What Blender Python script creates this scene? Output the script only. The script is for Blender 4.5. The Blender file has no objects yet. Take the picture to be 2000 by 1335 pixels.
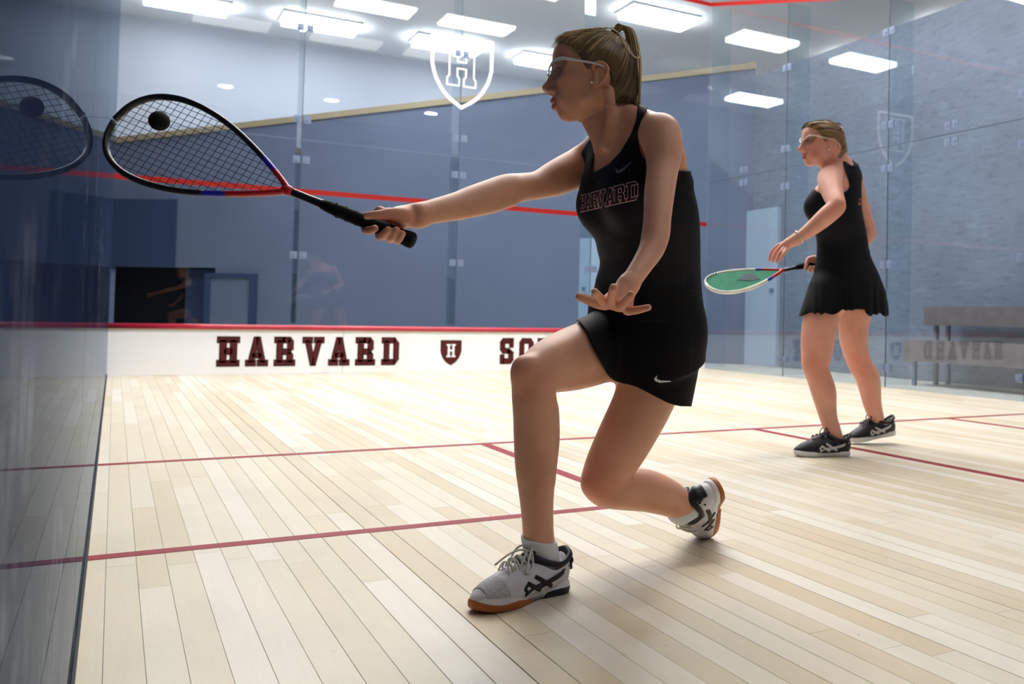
import bpy, bmesh, math, random
import numpy as np
from mathutils import Vector, Matrix
random.seed(7); rng = np.random.RandomState(7)
sc = bpy.context.scene
COL = sc.collection

# ------------------------------------------------------------------ camera
CAM_C = np.array([.061, -9.833, .632]); YAW, PITCH, ROLL, FPX = .543, .030, .020, 1820.6
PPX, PPY = 1000 + 323.8, 667.5 - 103.1            # optical centre in the 2000x1335 frame
_cy, _sy, _cp, _sp = math.cos(YAW), math.sin(YAW), math.cos(PITCH), math.sin(PITCH)
CF = np.array([_sy*_cp, _cy*_cp, _sp]); _r = np.array([_cy, -_sy, 0.]); _u = np.cross(_r, CF)
CR = math.cos(ROLL)*_r + math.sin(ROLL)*_u; CU = -math.sin(ROLL)*_r + math.cos(ROLL)*_u
def at(x, y, d):
    """world point seen at pixel (x, y) at camera depth d"""
    return CAM_C + d*(CF + CR*(x-PPX)/FPX - CU*(y-PPY)/FPX)
def at_plane(x, y, axis, val):
    v = at(x, y, 1.) - CAM_C
    return CAM_C + v*(val-CAM_C[axis])/v[axis]
def pix(X):
    d = np.asarray(X, float)-CAM_C; z = d@CF
    return PPX+FPX*(d@CR)/z, PPY-FPX*(d@CU)/z, z
cd = bpy.data.cameras.new('camera'); cam = bpy.data.objects.new('camera', cd); COL.objects.link(cam)
cd.sensor_width = 36; cd.sensor_fit = 'HORIZONTAL'; cd.lens = FPX/2000*36
cd.shift_x = -323.8/2000; cd.shift_y = -103.1/2000
cd.clip_start = .02; cd.clip_end = 100
cd.dof.use_dof = True; cd.dof.focus_distance = 2.08; cd.dof.aperture_fstop = 6.3
M = Matrix.Identity(4)
for i in range(3):
    M[i][0], M[i][1], M[i][2], M[i][3] = CR[i], CU[i], -CF[i], CAM_C[i]
cam.matrix_world = M
sc.camera = cam
# ------------------------------------------------------------------ world, exposure
w = bpy.data.worlds.new('world'); sc.world = w; w.use_nodes = True
w.node_tree.nodes['Background'].inputs[0].default_value = (.55, .65, .85, 1)
w.node_tree.nodes['Background'].inputs[1].default_value = .05
sc.view_settings.view_transform = 'Standard'; sc.view_settings.look = 'None'
sc.view_settings.gamma = 1; sc.view_settings.exposure = 0.0; sc.view_settings.use_curve_mapping = False
sc.cycles.use_denoising = True
sc.cycles.max_bounces = 8; sc.cycles.transparent_max_bounces = 40; sc.cycles.sample_clamp_indirect = 6
sc.cycles.caustics_reflective = False; sc.cycles.caustics_refractive = False
LAMP = 36.0            # radiance of the court's ceiling panels
HALL = 26.0            # radiance of the hall's ceiling panels

# ------------------------------------------------------------------ materials
def s2l(c):
    return tuple((v/255/12.92 if v/255 <= .04045 else ((v/255+.055)/1.055)**2.4) for v in c)
class NT:
    def __init__(s, name):
        s.m = bpy.data.materials.new(name); s.m.use_nodes = True
        s.t = s.m.node_tree; s.t.nodes.clear(); s.out = s.n('ShaderNodeOutputMaterial')
    def n(s, typ, **kw):
        o = s.t.nodes.new(typ)
        for k, v in kw.items(): setattr(o, k, v)
        return o
    def l(s, a, b): s.t.links.new(a, b)
    def val(s, op, a, b=None, c=None):
        o = s.n('ShaderNodeMath', operation=op)
        for i, v in enumerate((a, b, c)):
            if v is None: continue
            if isinstance(v, (int, float)): o.inputs[i].default_value = v
            else: s.l(v, o.inputs[i])
        return o.outputs[0]
    def noise(s, scale, vec=None, detail=3, rough=.55, stretch=None):
        o = s.n('ShaderNodeTexNoise'); o.inputs['Scale'].default_value = scale
        o.inputs['Detail'].default_value = detail; o.inputs['Roughness'].default_value = rough
        if vec is None: vec = s.n('ShaderNodeTexCoord').outputs['Object']
        if stretch:
            mp = s.n('ShaderNodeMapping'); mp.inputs['Scale'].default_value = stretch
            s.l(vec, mp.inputs['Vector']); vec = mp.outputs[0]
        s.l(vec, o.inputs['Vector']); return o.outputs['Fac']
    def ramp(s, fac, stops):
        o = s.n('ShaderNodeValToRGB'); e = o.color_ramp.elements
        while len(e) < len(stops): e.new(.5)
        for i, (p, c) in enumerate(stops):
            e[i].position = p; e[i].color = (*c, 1) if len(c) == 3 else c
        s.l(fac, o.inputs[0]); return o.outputs['Color']
    def mixc(s, fac, a, b, mode='MIX'):
        o = s.n('ShaderNodeMix', data_type='RGBA', blend_type=mode)
        for i, v in ((0, fac), (6, a), (7, b)):
            if isinstance(v, (int, float)): o.inputs[i].default_value = v
            elif isinstance(v, tuple): o.inputs[i].default_value = (*v[:3], 1)
            else: s.l(v, o.inputs[i])
        return o.outputs[2]
    def bsdf(s, color=None, rough=.5, spec=.5, metal=0, bump=None, bump_d=.1, bump_s=.3, **kw):
        b = s.n('ShaderNodeBsdfPrincipled')
        if color is not None:
            if isinstance(color, tuple): b.inputs['Base Color'].default_value = (*color, 1)
            else: s.l(color, b.inputs['Base Color'])
        if isinstance(rough, (int, float)): b.inputs['Roughness'].default_value = rough
        else: s.l(rough, b.inputs['Roughness'])
        b.inputs['Specular IOR Level'].default_value = spec; b.inputs['Metallic'].default_value = metal
        for k, v in kw.items(): b.inputs[k.replace('_', ' ')].default_value = v
        if bump is not None:
            bp = s.n('ShaderNodeBump'); bp.inputs['Distance'].default_value = bump_d; bp.inputs['Strength'].default_value = bump_s
            s.l(bump, bp.inputs['Height']); s.l(bp.outputs[0], b.inputs['Normal'])
        return b
    def done(s, b): s.l(b.outputs[0], s.out.inputs['Surface']); return s.m
MAT = {}
def plain(name, rgb, rough=.5, spec=.4, var=.06, scale=30, metal=0, bump=0, bump_d=.002, **kw):
    """single colour with slight procedural variation and relief"""
    if name in MAT: return MAT[name]
    t = NT(name); c = s2l(rgb); nz = t.noise(scale)
    col = t.ramp(nz, [(.3, tuple(v*(1-var) for v in c)), (.7, tuple(min(1, v*(1+var)) for v in c))])
    MAT[name] = t.done(t.bsdf(col, rough, spec, metal, bump=nz if bump else None, bump_s=bump, bump_d=bump_d, **kw))
    return MAT[name]
def glass_mat(name, tint, refl_gain=.96, film=0., power=5., f0=.04, gloss=(1, 1, 1), film_rgb=(80, 95, 120), rough=0., smear=.0, scratch=0.):
    t = NT(name)
    g = t.n('ShaderNodeNewGeometry'); dp = t.n('ShaderNodeVectorMath', operation='DOT_PRODUCT')
    t.l(g.outputs['Normal'], dp.inputs[0]); t.l(g.outputs['Incoming'], dp.inputs[1])
    c1 = t.val('SUBTRACT', 1., t.val('ABSOLUTE', dp.outputs['Value']))
    fr = t.val('MULTIPLY_ADD', t.val('POWER', c1, power), refl_gain, f0)
    tr = t.n('ShaderNodeBsdfTransparent'); tr.inputs[0].default_value = (*tint, 1)
    gl = t.n('ShaderNodeBsdfGlossy'); gl.inputs['Roughness'].default_value = rough; gl.inputs['Color'].default_value = (*gloss, 1)
    base = tr
    if film or smear:
        df = t.n('ShaderNodeBsdfDiffuse')
        nz = t.noise(1.6, detail=5, rough=.65, stretch=(1, 1, 3.)); col = s2l(film_rgb)
        t.l(t.ramp(nz, [(.3, tuple(v*.8 for v in col)), (.7, tuple(min(1, v*1.2) for v in col))]), df.inputs[0])
        mx = t.n('ShaderNodeMixShader'); 
        if smear:
            sm = t.noise(7, detail=4, rough=.7, stretch=(1, 1.5, .22))
            t.l(t.val('MULTIPLY_ADD', t.val('MAXIMUM', t.val('SUBTRACT', sm, .62), 0.), smear, film), mx.inputs[0])
        else: mx.inputs[0].default_value = film
        t.l(tr.outputs[0], mx.inputs[1]); t.l(df.outputs[0], mx.inputs[2]); base = mx
    if scratch:            # thin pale ball and racket scratches, patchy
        gp = t.n('ShaderNodeNewGeometry').outputs['Position']; n1 = t.noise(1., gp, 2, .5, (1, 85, 13)); n2 = t.noise(2.2, gp, 2, .5)
        mk = t.val('MULTIPLY', t.val('MINIMUM', t.val('MULTIPLY', t.val('MAXIMUM', t.val('SUBTRACT', n1, .57), 0.), 12.), 1.), t.val('MINIMUM', t.val('MULTIPLY', t.val('MAXIMUM', t.val('SUBTRACT', n2, .46), 0.), 6.), 1.))
        d2 = t.n('ShaderNodeBsdfDiffuse'); d2.inputs[0].default_value = (.62, .68, .78, 1)
        m2 = t.n('ShaderNodeMixShader'); t.l(t.val('MULTIPLY', mk, scratch), m2.inputs[0]); t.l(base.outputs[0], m2.inputs[1]); t.l(d2.outputs[0], m2.inputs[2]); base = m2
    m = t.n('ShaderNodeMixShader'); t.l(fr, m.inputs[0]); t.l(base.outputs[0], m.inputs[1]); t.l(gl.outputs[0], m.inputs[2])
    return t.done(m)
def emit_mat(name, rgb, strength):
    t = NT(name); e = t.n('ShaderNodeEmission'); e.inputs[0].default_value = (*rgb, 1); e.inputs[1].default_value = strength
    return t.done(e)
MAT['glass'] = glass_mat('clear_glass', (.90, .945, .965), f0=.026)
MAT['glass_side'] = glass_mat('side_glass', (.92, .955, .97), smear=.25, film=.012, film_rgb=(170, 180, 195))
MAT['glass_left'] = glass_mat('scuffed_glass', (.5, .55, .62), refl_gain=.60, power=26., film=.85, film_rgb=(34, 46, 74), smear=1.2, rough=.004, scratch=.5, gloss=(.84, .92, 1.))
def wood_mat(name, use_attr):
    t = NT(name); tc = t.n('ShaderNodeTexCoord').outputs['Object']
    if use_attr: rnd = t.n('ShaderNodeAttribute', attribute_name='rnd').outputs['Fac']
    else: rnd = t.n('ShaderNodeObjectInfo').outputs['Random']
    gp = t.n('ShaderNodeNewGeometry').outputs['Position']
    ofs = t.n('ShaderNodeCombineXYZ'); t.l(t.val('MULTIPLY', rnd, 37.), ofs.inputs[2])
    add = t.n('ShaderNodeVectorMath', operation='ADD'); t.l(gp, add.inputs[0]); t.l(ofs.outputs[0], add.inputs[1])
    grain = t.noise(6, add.outputs[0], 6, .65, (18, .8, 1)); cloud = t.noise(1.3, gp, 3, .5); fine = t.noise(60, add.outputs[0], 3, .6, (6, .5, 1))
    c = t.ramp(rnd, [(0, s2l((214, 200, 172))), (.3, s2l((225, 215, 192))), (.7, s2l((231, 223, 206))), (1, s2l((240, 236, 226)))])
    c = t.mixc(t.val('MULTIPLY', grain, .26), c, s2l((190, 164, 124)))
    c = t.mixc(t.val('MULTIPLY', t.val('MAXIMUM', t.val('SUBTRACT', cloud, .45), 0.), .9), c, s2l((214, 214, 204)))
    blot = t.noise(3.2, gp, 4, .6, (1, .6, 1)); c = t.mixc(t.val('MULTIPLY', t.val('MAXIMUM', t.val('SUBTRACT', blot, .5), 0.), 1.1), c, s2l((176, 166, 146)))
    sp = t.noise(34, gp, 2, .7); c = t.mixc(t.val('MULTIPLY', t.val('GREATER_THAN', sp, .745), .45), c, s2l((110, 96, 80)))
    return t.done(t.bsdf(c, t.val('MULTIPLY_ADD', cloud, .25, .26), .42, bump=fine, bump_s=.12, bump_d=.001))
MAT['plank'] = wood_mat('maple_plank', False); MAT['plank_far'] = wood_mat('maple_plank_far', True)
def wall_mat(name, rgb, scuff=.5, var=.12):
    t = NT(name); gp = t.n('ShaderNodeNewGeometry').outputs['Position']; c = s2l(rgb)
    cl = t.noise(.9, gp, 5, .6); st = t.noise(5, gp, 5, .7, (1, 1, 5.)); 
    col = t.ramp(cl, [(.25, tuple(v*(1-var) for v in c)), (.75, tuple(min(1, v*(1+var)) for v in c))])
    col = t.mixc(t.val('MULTIPLY', t.val('MAXIMUM', t.val('SUBTRACT', st, .5), 0.), scuff*2.2), col, tuple(v*.45 for v in c))
    st2 = t.noise(3.1, gp, 5, .7, (1, 1, 3.5))
    col = t.mixc(t.val('MULTIPLY', t.val('MAXIMUM', t.val('SUBTRACT', st2, .55), 0.), scuff*1.6), col, tuple(min(1, v*1.7) for v in c))
    return t.done(t.bsdf(col, .7, .25, bump=st, bump_s=.1, bump_d=.004))
MAT['grey_wall'] = wall_mat('blue_grey_plaster', (112, 121, 147), .15, .06)
MAT['scuffed'] = wall_mat('scuffed_grey_plaster', (124, 133, 153), 1.3, .16)
MAT['white_wall'] = wall_mat('white_plaster', (166, 171, 184), .05, .04)
MAT['ceiling'] = wall_mat('ceiling_white', (238, 240, 246), .0, .03)
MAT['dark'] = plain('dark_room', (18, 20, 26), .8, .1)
MAT['dark_blue'] = plain('dark_blue_panel', (62, 76, 108), .6, .2)
MAT['tan'] = plain('tan_trim', (176, 160, 134), .5, .3)
MAT['red'] = plain('red_paint', (146, 20, 14), .45, .3, .04)
MAT['floor_red'] = plain('floor_line_red', (142, 12, 34), .5, .25, .06, 12)
MAT['tin_white'] = wall_mat('tin_white_paint', (246, 248, 252), .05, .02)
MAT['tin_red'] = plain('tin_red_strip', (176, 36, 62), .3, .5, .1, 4)
MAT['crimson'] = plain('crimson_letter', (76, 14, 19), .5, .3, .1)
MAT['black'] = plain('black_rubber', (14, 16, 22), .55, .3)
MAT['white_vinyl'] = plain('white_vinyl', (244, 248, 255), .5, .3, .02)
MAT['plate'] = plain('fitting_plate', (106, 120, 148), .4, .4, .05)
MAT['bench'] = plain('bench_wood', (116, 106, 110), .5, .3, .15, 8)
MAT['joint'] = plain('silicone_joint', (70, 86, 104), .4, .4)
MAT['carpet'] = plain('hall_floor', (222, 218, 210), .6, .3, .1, 20)
MAT['frame_white'] = plain('fixture_white', (225, 226, 230), .5, .3)
MAT['lamp_court'] = emit_mat('court_lamp', (1.0, .965, .915), LAMP)
MAT['lamp_court_dim'] = emit_mat('court_lamp_dim', (1.0, .965, .915), LAMP*.15)
MAT['lamp_hall'] = emit_mat('hall_lamp', (1.0, .99, .97), HALL)
MAT['lamp_spot'] = emit_mat('downlight_lamp', (1, .97, .92), 100.)

# ------------------------------------------------------------------ helpers
def mesh_obj(name, verts, faces, mat, parent=None, smooth=False, **props):
    me = bpy.data.meshes.new(name)
    if isinstance(verts, np.ndarray): verts = verts.tolist()
    if isinstance(faces, np.ndarray): faces = faces.tolist()
    me.from_pydata(verts, [], faces); me.update()
    if mat is not None: me.materials.append(MAT[mat] if isinstance(mat, str) else mat)
    if smooth: me.polygons.foreach_set('use_smooth', np.ones(len(me.polygons), bool))
    o = bpy.data.objects.new(name, me); COL.objects.link(o)
    if parent is not None: o.parent = parent
    for k, v in props.items(): o[k] = v
    return o
def empty(name, loc=(0, 0, 0), parent=None, **props):
    o = bpy.data.objects.new(name, None); COL.objects.link(o); o.location = loc; o.empty_display_size = .05
    if parent is not None: o.parent = parent
    for k, v in props.items(): o[k] = v
    return o
BF = [(0, 3, 2, 1), (4, 5, 6, 7), (0, 1, 5, 4), (1, 2, 6, 5), (2, 3, 7, 6), (3, 0, 4, 7)]
def boxv(x0, x1, y0, y1, z0, z1):
    return [(x0, y0, z0), (x1, y0, z0), (x1, y1, z0), (x0, y1, z0), (x0, y0, z1), (x1, y0, z1), (x1, y1, z1), (x0, y1, z1)]
def box(name, b, mat, parent=None, **props): return mesh_obj(name, boxv(*b), BF, mat, parent, **props)
class MB:
    def __init__(s): s.v = []; s.f = []
    def add(s, v, f):
        k = len(s.v); s.v += [tuple(map(float, p)) for p in v]; s.f += [tuple(i+k for i in q) for q in f]
    def box(s, *b): s.add(boxv(*b), BF)
    def obox(s, c, ax, ay, az, hx, hy, hz):
        c, ax, ay, az = map(np.asarray, (c, ax, ay, az))
        s.add([c+ax*hx*i+ay*hy*j+az*hz*k for i, j, k in ((-1,-1,-1),(1,-1,-1),(1,1,-1),(-1,1,-1),(-1,-1,1),(1,-1,1),(1,1,1),(-1,1,1))], BF)
    def prism(s, poly, n, t):
        """polygon (3D points, ccw seen from n) given thickness t along n"""
        n = np.asarray(n); m = len(poly); a = [np.asarray(p) for p in poly]
        s.add(a+[p+n*t for p in a], [tuple(range(m))[::-1], tuple(range(m, 2*m))]+[(i, (i+1) % m, m+(i+1) % m, m+i) for i in range(m)])
    def tube(s, pts, rad, sides=8, closed=False, flat=None):
        """swept tube; rad scalar or list; flat=(axis, ratio) squashes the section along axis"""
        pts = np.asarray(pts, float); n = len(pts); rad = np.broadcast_to(np.asarray(rad, float), (n,))
        tan = np.roll(pts, -1, 0)-np.roll(pts, 1, 0) if closed else np.gradient(pts, axis=0)
        tan /= np.linalg.norm(tan, axis=1)[:, None]+1e-12
        up = np.array([0, 0, 1.]) if abs(tan[0][2]) < .9 else np.array([1., 0, 0])
        if flat is not None: up = np.asarray(flat[0], float)
        rings = []
        a = up-tan[0]*(up@tan[0]); a /= np.linalg.norm(a)
        for i in range(n):
            src = np.asarray(flat[0], float) if flat is not None else a
            a = src-tan[i]*(src@tan[i]); a /= np.linalg.norm(a)+1e-12
            b = np.cross(tan[i], a); ra = rad[i]*(flat[1] if flat is not None else 1)
            th = np.arange(sides)*2*np.pi/sides
            rings.append(pts[i]+np.outer(np.cos(th), a)*ra+np.outer(np.sin(th), b)*rad[i])
        v = np.concatenate(rings); f = []
        for i in range(n if closed else n-1):
            j = (i+1) % n
            for k in range(sides):
                k2 = (k+1) % sides; f.append((i*sides+k, i*sides+k2, j*sides+k2, j*sides+k))
        if not closed: f += [tuple(range(sides))[::-1], tuple((n-1)*sides+k for k in range(sides))]
        s.add(v, f)
    def build(s, name, mat, parent=None, smooth=False, **props): return mesh_obj(name, s.v, s.f, mat, parent, smooth, **props)
def spline(pts, n):
    """Catmull-Rom through pts (any dimension), n samples"""
    p = np.asarray(pts, float); p = np.vstack([2*p[0]-p[1], p, 2*p[-1]-p[-2]]); m = len(p)-3
    out = []
    for t in np.linspace(0, m, n):
        i = min(int(t), m-1); u = t-i; a, b, c, d = p[i:i+4]
        out.append(.5*((2*b)+(c-a)*u+(2*a-5*b+4*c-d)*u*u+(3*b-a-3*c+d)*u**3))
    return np.array(out)

# ------------------------------------------------------------------ court floor
CW, CL = 6.4, 9.75
floor = box('floor', (-.02, CW+.02, -CL, .02, -.03, -.012), 'black', kind='structure')
strips = []; SW = .0640
for i in range(int(CW/SW)):
    x0 = i*SW; y = -CL-random.uniform(0, 1.2); gap = random.choice([.0008, .001, .0012, .0015, .0022, .0030])
    while y < 0:
        L = random.uniform(.55, 1.9); y0, y1 = max(y, -CL), min(y+L, 0)
        if y1-y0 > .06: strips.append((x0+gap/2, x0+SW-gap/2, y0+.0004, y1-.0004))
        y += L
def vis_area(p):
    ys = np.linspace(p[2], p[3], 6); ok = 0
    for yy in ys:
        x, y, z = pix(((p[0]+p[1])/2, yy, 0))
        if z > .6 and 100 < x < 2000 and 650 < y < 1335: ok += (p[1]-p[0])*(p[3]-p[2])/6/z**2.6
    return ok
strips.sort(key=vis_area, reverse=True)
PROTO = {}
for k, (x0, x1, y0, y1) in enumerate(strips[:300]):
    key = round(x1-x0, 5)
    if key not in PROTO:
        PROTO[key] = mesh_obj('plank', boxv(-key/2, key/2, -.5, .5, -.012, 0), BF, 'plank'); o = PROTO[key]
    else:
        o = bpy.data.objects.new('plank', PROTO[key].data); COL.objects.link(o)
    o.parent = floor; o.location = ((x0+x1)/2, (y0+y1)/2, random.uniform(-.0003, 0)); o.scale = (1, y1-y0, 1)
b = MB(); at_r = []
for (x0, x1, y0, y1) in strips[300:]:
    b.box(x0, x1, y0, y1, -.012, 0); at_r += [random.random()]*8
far = b.build('plank_field', 'plank_far', floor, kind='stuff')
ra = far.data.attributes.new('rnd', 'FLOAT', 'POINT'); ra.data.foreach_set('value', at_r)
LZ = (.0, .0008); SL = -5.465
def fline(b): return box('court_line', (*b, *LZ), 'floor_red', floor)
fline((0, CW, SL-.025, SL+.025))
fline((1.59, 1.64, SL-1.6, SL-.025)); fline((0, 1.64, SL-1.625, SL-1.575))
fline((3.2, 3.25, -CL, SL-.025)); fline((4.77, 4.82, SL-1.6, SL-.025)); fline((4.77, CW, SL-1.625, SL-1.575))
box('floor_hall', (-6, 15, -15, 14, -.08, -.035), 'carpet', kind='structure')

# ------------------------------------------------------------------ front wall: tin, glass, lines
tin = empty('tin', (0, 0, 0), label='white tin board with crimson HARVARD lettering along the front wall', category='tin board')
for x0, x1 in ((0, 2.05), (2.05, 4.25), (4.25, 6.4)):
    box('board', (x0+.002, x1-.002, -.02, .012, .004, .425), 'tin_white', tin)
b = MB(); b.tube([(x, -.018, .452) for x in np.linspace(0, 6.4, 9)], .027, 12); b.build('top_strip', 'tin_red', tin, True)
box('strip_ledge', (0, 6.4, -.034, .012, .421, .432), 'tan', tin)
wf = empty('wall_front', kind='structure')
def slope_z(y): return 4.57+(y)*(4.57-2.13)/9.75      # side walls' out line
HJ = 2.32
for i in range(4):
    for z0, z1 in ((.482, HJ-.003), (HJ+.003, 4.75)):
        box('glass_panel', (i*1.6+.003, i*1.6+1.597, 0, .012, z0, z1), 'glass', wf)
for i in range(1, 4): box('joint', (i*1.6-.003, i*1.6+.003, .001, .011, .482, 4.75), 'joint', wf)
box('joint', (0, 6.4, .001, .011, HJ-.003, HJ+.003), 'plate', wf)
FZ = (1.17, 2.12, 2.52, 3.44)
def fitting(parent, c, u, n):
    """pair of square plates with a bolt boss, either side of a joint; u along the wall, n into the court"""
    c, u, n = map(np.asarray, (c, u, n)); up = np.array([0, 0, 1.])
    for s in (-1, 1):
        m = MB(); m.obox(c+u*s*.045+n*.004, u, up, n, .034, .036, .004)
        th = np.linspace(0, 2*np.pi, 11)[:-1]; q = c+u*s*.045+n*.008
        m.prism([q+(u*np.cos(t)+up*np.sin(t))*.016*(1 if np.dot(np.cross(u, up), n) > 0 else -1) for t in th], n, .006)
        m.build('fitting', 'plate', parent)
for i in range(1, 4):
    for z in FZ: fitting(wf, (i*1.6, -.0005, z), (1, 0, 0), (0, -1, 0))
for x in (.0, 1.6, 3.2, 4.8):                                # glass fins outside, behind each joint
    box('glass_fin', (x-.006, x+.006, .016, .30, .5, 4.7), 'glass', wf)
box('service_line', (0, CW, -.0018, -.0003, 1.78, 1.83), 'red', wf)
box('out_line', (0, CW, -.0018, -.0003, 4.57, 4.62), 'red', wf)

# ------------------------------------------------------------------ right and left glass walls
def side_wall(name, x, nx, mat, fits):
    w = empty(name, kind='structure'); x0, x1 = (x, x+.012) if nx < 0 else (x-.012, x)
    edges = [-.003]+[-1.6*k for k in range(1, 7)]+[-CL]
    for y1, y0 in zip(edges[:-1], edges[1:]):
        a, c = y0+.003, y1-.003
        zt = HJ-.003
        if slope_z(a)+.1 > HJ:
            box('glass_panel', (x0, x1, a, c, .004, zt), mat, w)
            za, zc = slope_z(a)+.1, slope_z(c)+.1
            v = [(x0, a, HJ+.003), (x1, a, HJ+.003), (x1, c, HJ+.003), (x0, c, HJ+.003), (x0, a, za), (x1, a, za), (x1, c, zc), (x0, c, zc)]
            mesh_obj('glass_panel', v, BF, mat, w)
        else:
            za, zc = min(slope_z(a)+.1, 9), slope_z(c)+.1
            v = [(x0, a, .004), (x1, a, .004), (x1, c, .004), (x0, c, .004), (x0, a, za), (x1, a, za), (x1, c, zc), (x0, c, zc)]
            mesh_obj('glass_panel', v, BF, mat, w)
    e = .0018
    for k in range(1, 7):
        y = -1.6*k
        box('joint', (x0+.001, x1-.001, y-.003, y+.003, .004, slope_z(y)+.1), 'joint', w)
        if fits:
            for z in (.19, 1.18, 2.11, 2.53, 3.44):
                if z < slope_z(y): fitting(w, (x+nx*.0005, y, z), (0, 1, 0), (nx, 0, 0))
    if fits:
        for k in range(5):
            for dz in (-.075, .075): fitting(w, (x+nx*.0005, -.8-1.6*k, HJ+dz), (0, 1, 0), (nx, 0, 0))
        box('joint', (x0+.001, x1-.001, -8.5, 0, HJ-.004, HJ+.004), 'joint', w)
    v = [(x+nx*a, y, slope_z(y)+dz) for y in (-CL, 0) for a in (.0003, e) for dz in (0, .05)]
    mesh_obj('out_line', [v[i] for i in (0, 2, 6, 4, 1, 3, 7, 5)], BF, 'red', w)
    return w
wr = side_wall('wall_right', CW, -1, 'glass_side', True)
LX = .020
wl = side_wall('wall_left', LX, 1, 'glass_left', False)
box('floor_gasket', (LX+.0005, LX+.005, -CL, 0, .0, .02), 'black', wl)
for k in range(4): box('glass_fin', (6.43, 6.72, -1.6*k-.006, -1.6*k+.006, .02, slope_z(-1.6*k)), 'glass', wr)

# ------------------------------------------------------------------ hall around the court
CZ = 5.5
box('ceiling', (-6, 15, -15, 14, CZ, CZ+.1), 'ceiling', kind='structure')
box('wall_far', (-6, 15, 8.2, 8.35, -.03, CZ), 'white_wall', kind='structure')
box('wall_dark_side', (-1.9, -1.8, -15, 8.2, -.03, CZ), 'dark', kind='structure')
PA, PB = np.array([-.6, 8.10]), np.array([7.55, 1.6]); pu = (PB-PA)/np.linalg.norm(PB-PA); pn = np.array([pu[1], -pu[0]])   # pn faces the court
PLEN = np.linalg.norm(PB-PA)+.58
def pw(s, off, z): p = PA+pu*s+pn*off; return (p[0], p[1], z)
def pbox(name, s0, s1, o0, o1, z0, z1, mat, parent=None, z1b=None, z0b=None, **kw):
    zb = z1 if z1b is None else z1b; za = z0 if z0b is None else z0b
    v = [pw(s0, o0, z0), pw(s1, o0, za), pw(s1, o1, za), pw(s0, o1, z0), pw(s0, o0, z1), pw(s1, o0, zb), pw(s1, o1, zb), pw(s0, o1, z1)]
    return mesh_obj(name, v, BF, mat, parent, **kw)
def p_s(px):                                   # position along the partition seen at pixel column px
    v = at(px, 600, 1.)-CAM_C; a = np.array([[pu[0], -v[0]], [pu[1], -v[1]]]); return np.linalg.solve(a, CAM_C[:2]-PA)
def p_z(px, py): s, d = p_s(px); return at(px, py, d)[2]
s1, s2 = p_s(214)[0], p_s(418)[0]; z1 = p_z(316, 521)
ztop0, ztop1 = p_z(243, 274), p_z(1378, 141); sa, sb = p_s(243)[0], p_s(1378)[0]
zt = lambda s: ztop0+(ztop1-ztop0)*(s-sa)/(sb-sa)
wp = empty('wall_partition', kind='structure')
pbox('wall_section', 0, s1, -.1, 0, -.03, zt(0), 'grey_wall', wp, z1b=zt(s1))
pbox('wall_section', s1, s2, -.1, 0, z1, zt(s1), 'grey_wall', wp, z1b=zt(s2))
pbox('wall_section', s2, PLEN, -.1, 0, -.03, zt(s2), 'grey_wall', wp, z1b=zt(PLEN))
pbox('cap_trim', 0, PLEN, -.12, .03, zt(0), zt(0)+.09, 'tan', wp, z1b=zt(PLEN)+.09, z0b=zt(PLEN))
pbox('dark_recess', s1-.7, s2+.7, -.40, -.34, -.03, z1+.3, 'dark', wp)  # near-black colour stands in for the unlit room past the opening
a_, b_ = p_s(340)[0], p_s(396)[0]
pbox('recess_panel', a_, b_, -.30, -.26, -.03, z1-.02, 'dark_blue', wp)
pbox('dark_panel', s1, p_s(340)[0], 0, .03, z1, p_z(280, 388), 'dark_blue', wp)
d3 = empty('door_1', kind='structure'); a_, b_ = p_s(402)[0], p_s(502)[0]; zh = p_z(450, 534)
pbox('panel_leaf', a_+.08, b_-.1, .0, .03, -.03, zh-.07, 'grey_wall', d3)
for q0, q1, r0, r1 in ((a_, a_+.09, -.03, zh), (b_-.11, b_, -.03, zh), (a_+.09, b_-.11, zh-.07, zh)): pbox('door_frame', q0, q1, 0, .06, r0, r1, 'dark_blue', d3)
MAT['pale'] = plain('pale_blue_paint', (168, 184, 208), .4, .4)
d2 = empty('pale_panel_a', kind='structure'); a_, b_ = p_s(1131)[0], p_s(1215)[0]; zh = p_z(1150, 465)  # pale upright panel set against the partition
pbox('panel_leaf', a_, b_, .0, .04, -.03, zh, 'pale', d2); pbox('panel_knob', a_+.05, a_+.1, .04, .07, 1., 1.05, 'plate', d2)
box('wall_neighbour', (8.0, 8.15, -15, 1.75, -.03, 4.18), 'scuffed', kind='structure')
d4 = empty('pale_panel_b', kind='structure'); box('panel_leaf', (7.93, 7.995, .55, 1.6, -.03, 2.2), 'pale', d4); box('panel_knob', (7.9, 7.93, .62, .68, 1., 1.06), 'plate', d4)  # pale upright panel in front of the neighbour wall
bl = empty('bleacher', (7.5, -5, -.035), label='two step wooden bleacher bench behind the right glass wall', category='bench')
for z0, z1_, x in ((.60, .80, 7.55), (.22, .44, 7.25)):
    for y0, y1 in ((-6.8, -4.7), (-4.68, -2.6)):
        o = box('bench_board', (x-.02-7.5, x-7.5, y0+5, y1+5, z0+.035, z1_+.035), 'bench', bl)
        o = box('bench_seat', (x-7.5, x+.3-7.5, y0+5, y1+5, z1_+.0, z1_+.035), 'bench', bl)
for y in (-6.7, -4.69, -2.7):
    for x, zz in ((7.30, .44), (7.62, .80), (7.80, .80)): box('support', (x-7.52, x-7.48, y+4.98, y+5.02, 0, zz), 'plate', bl)

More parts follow.
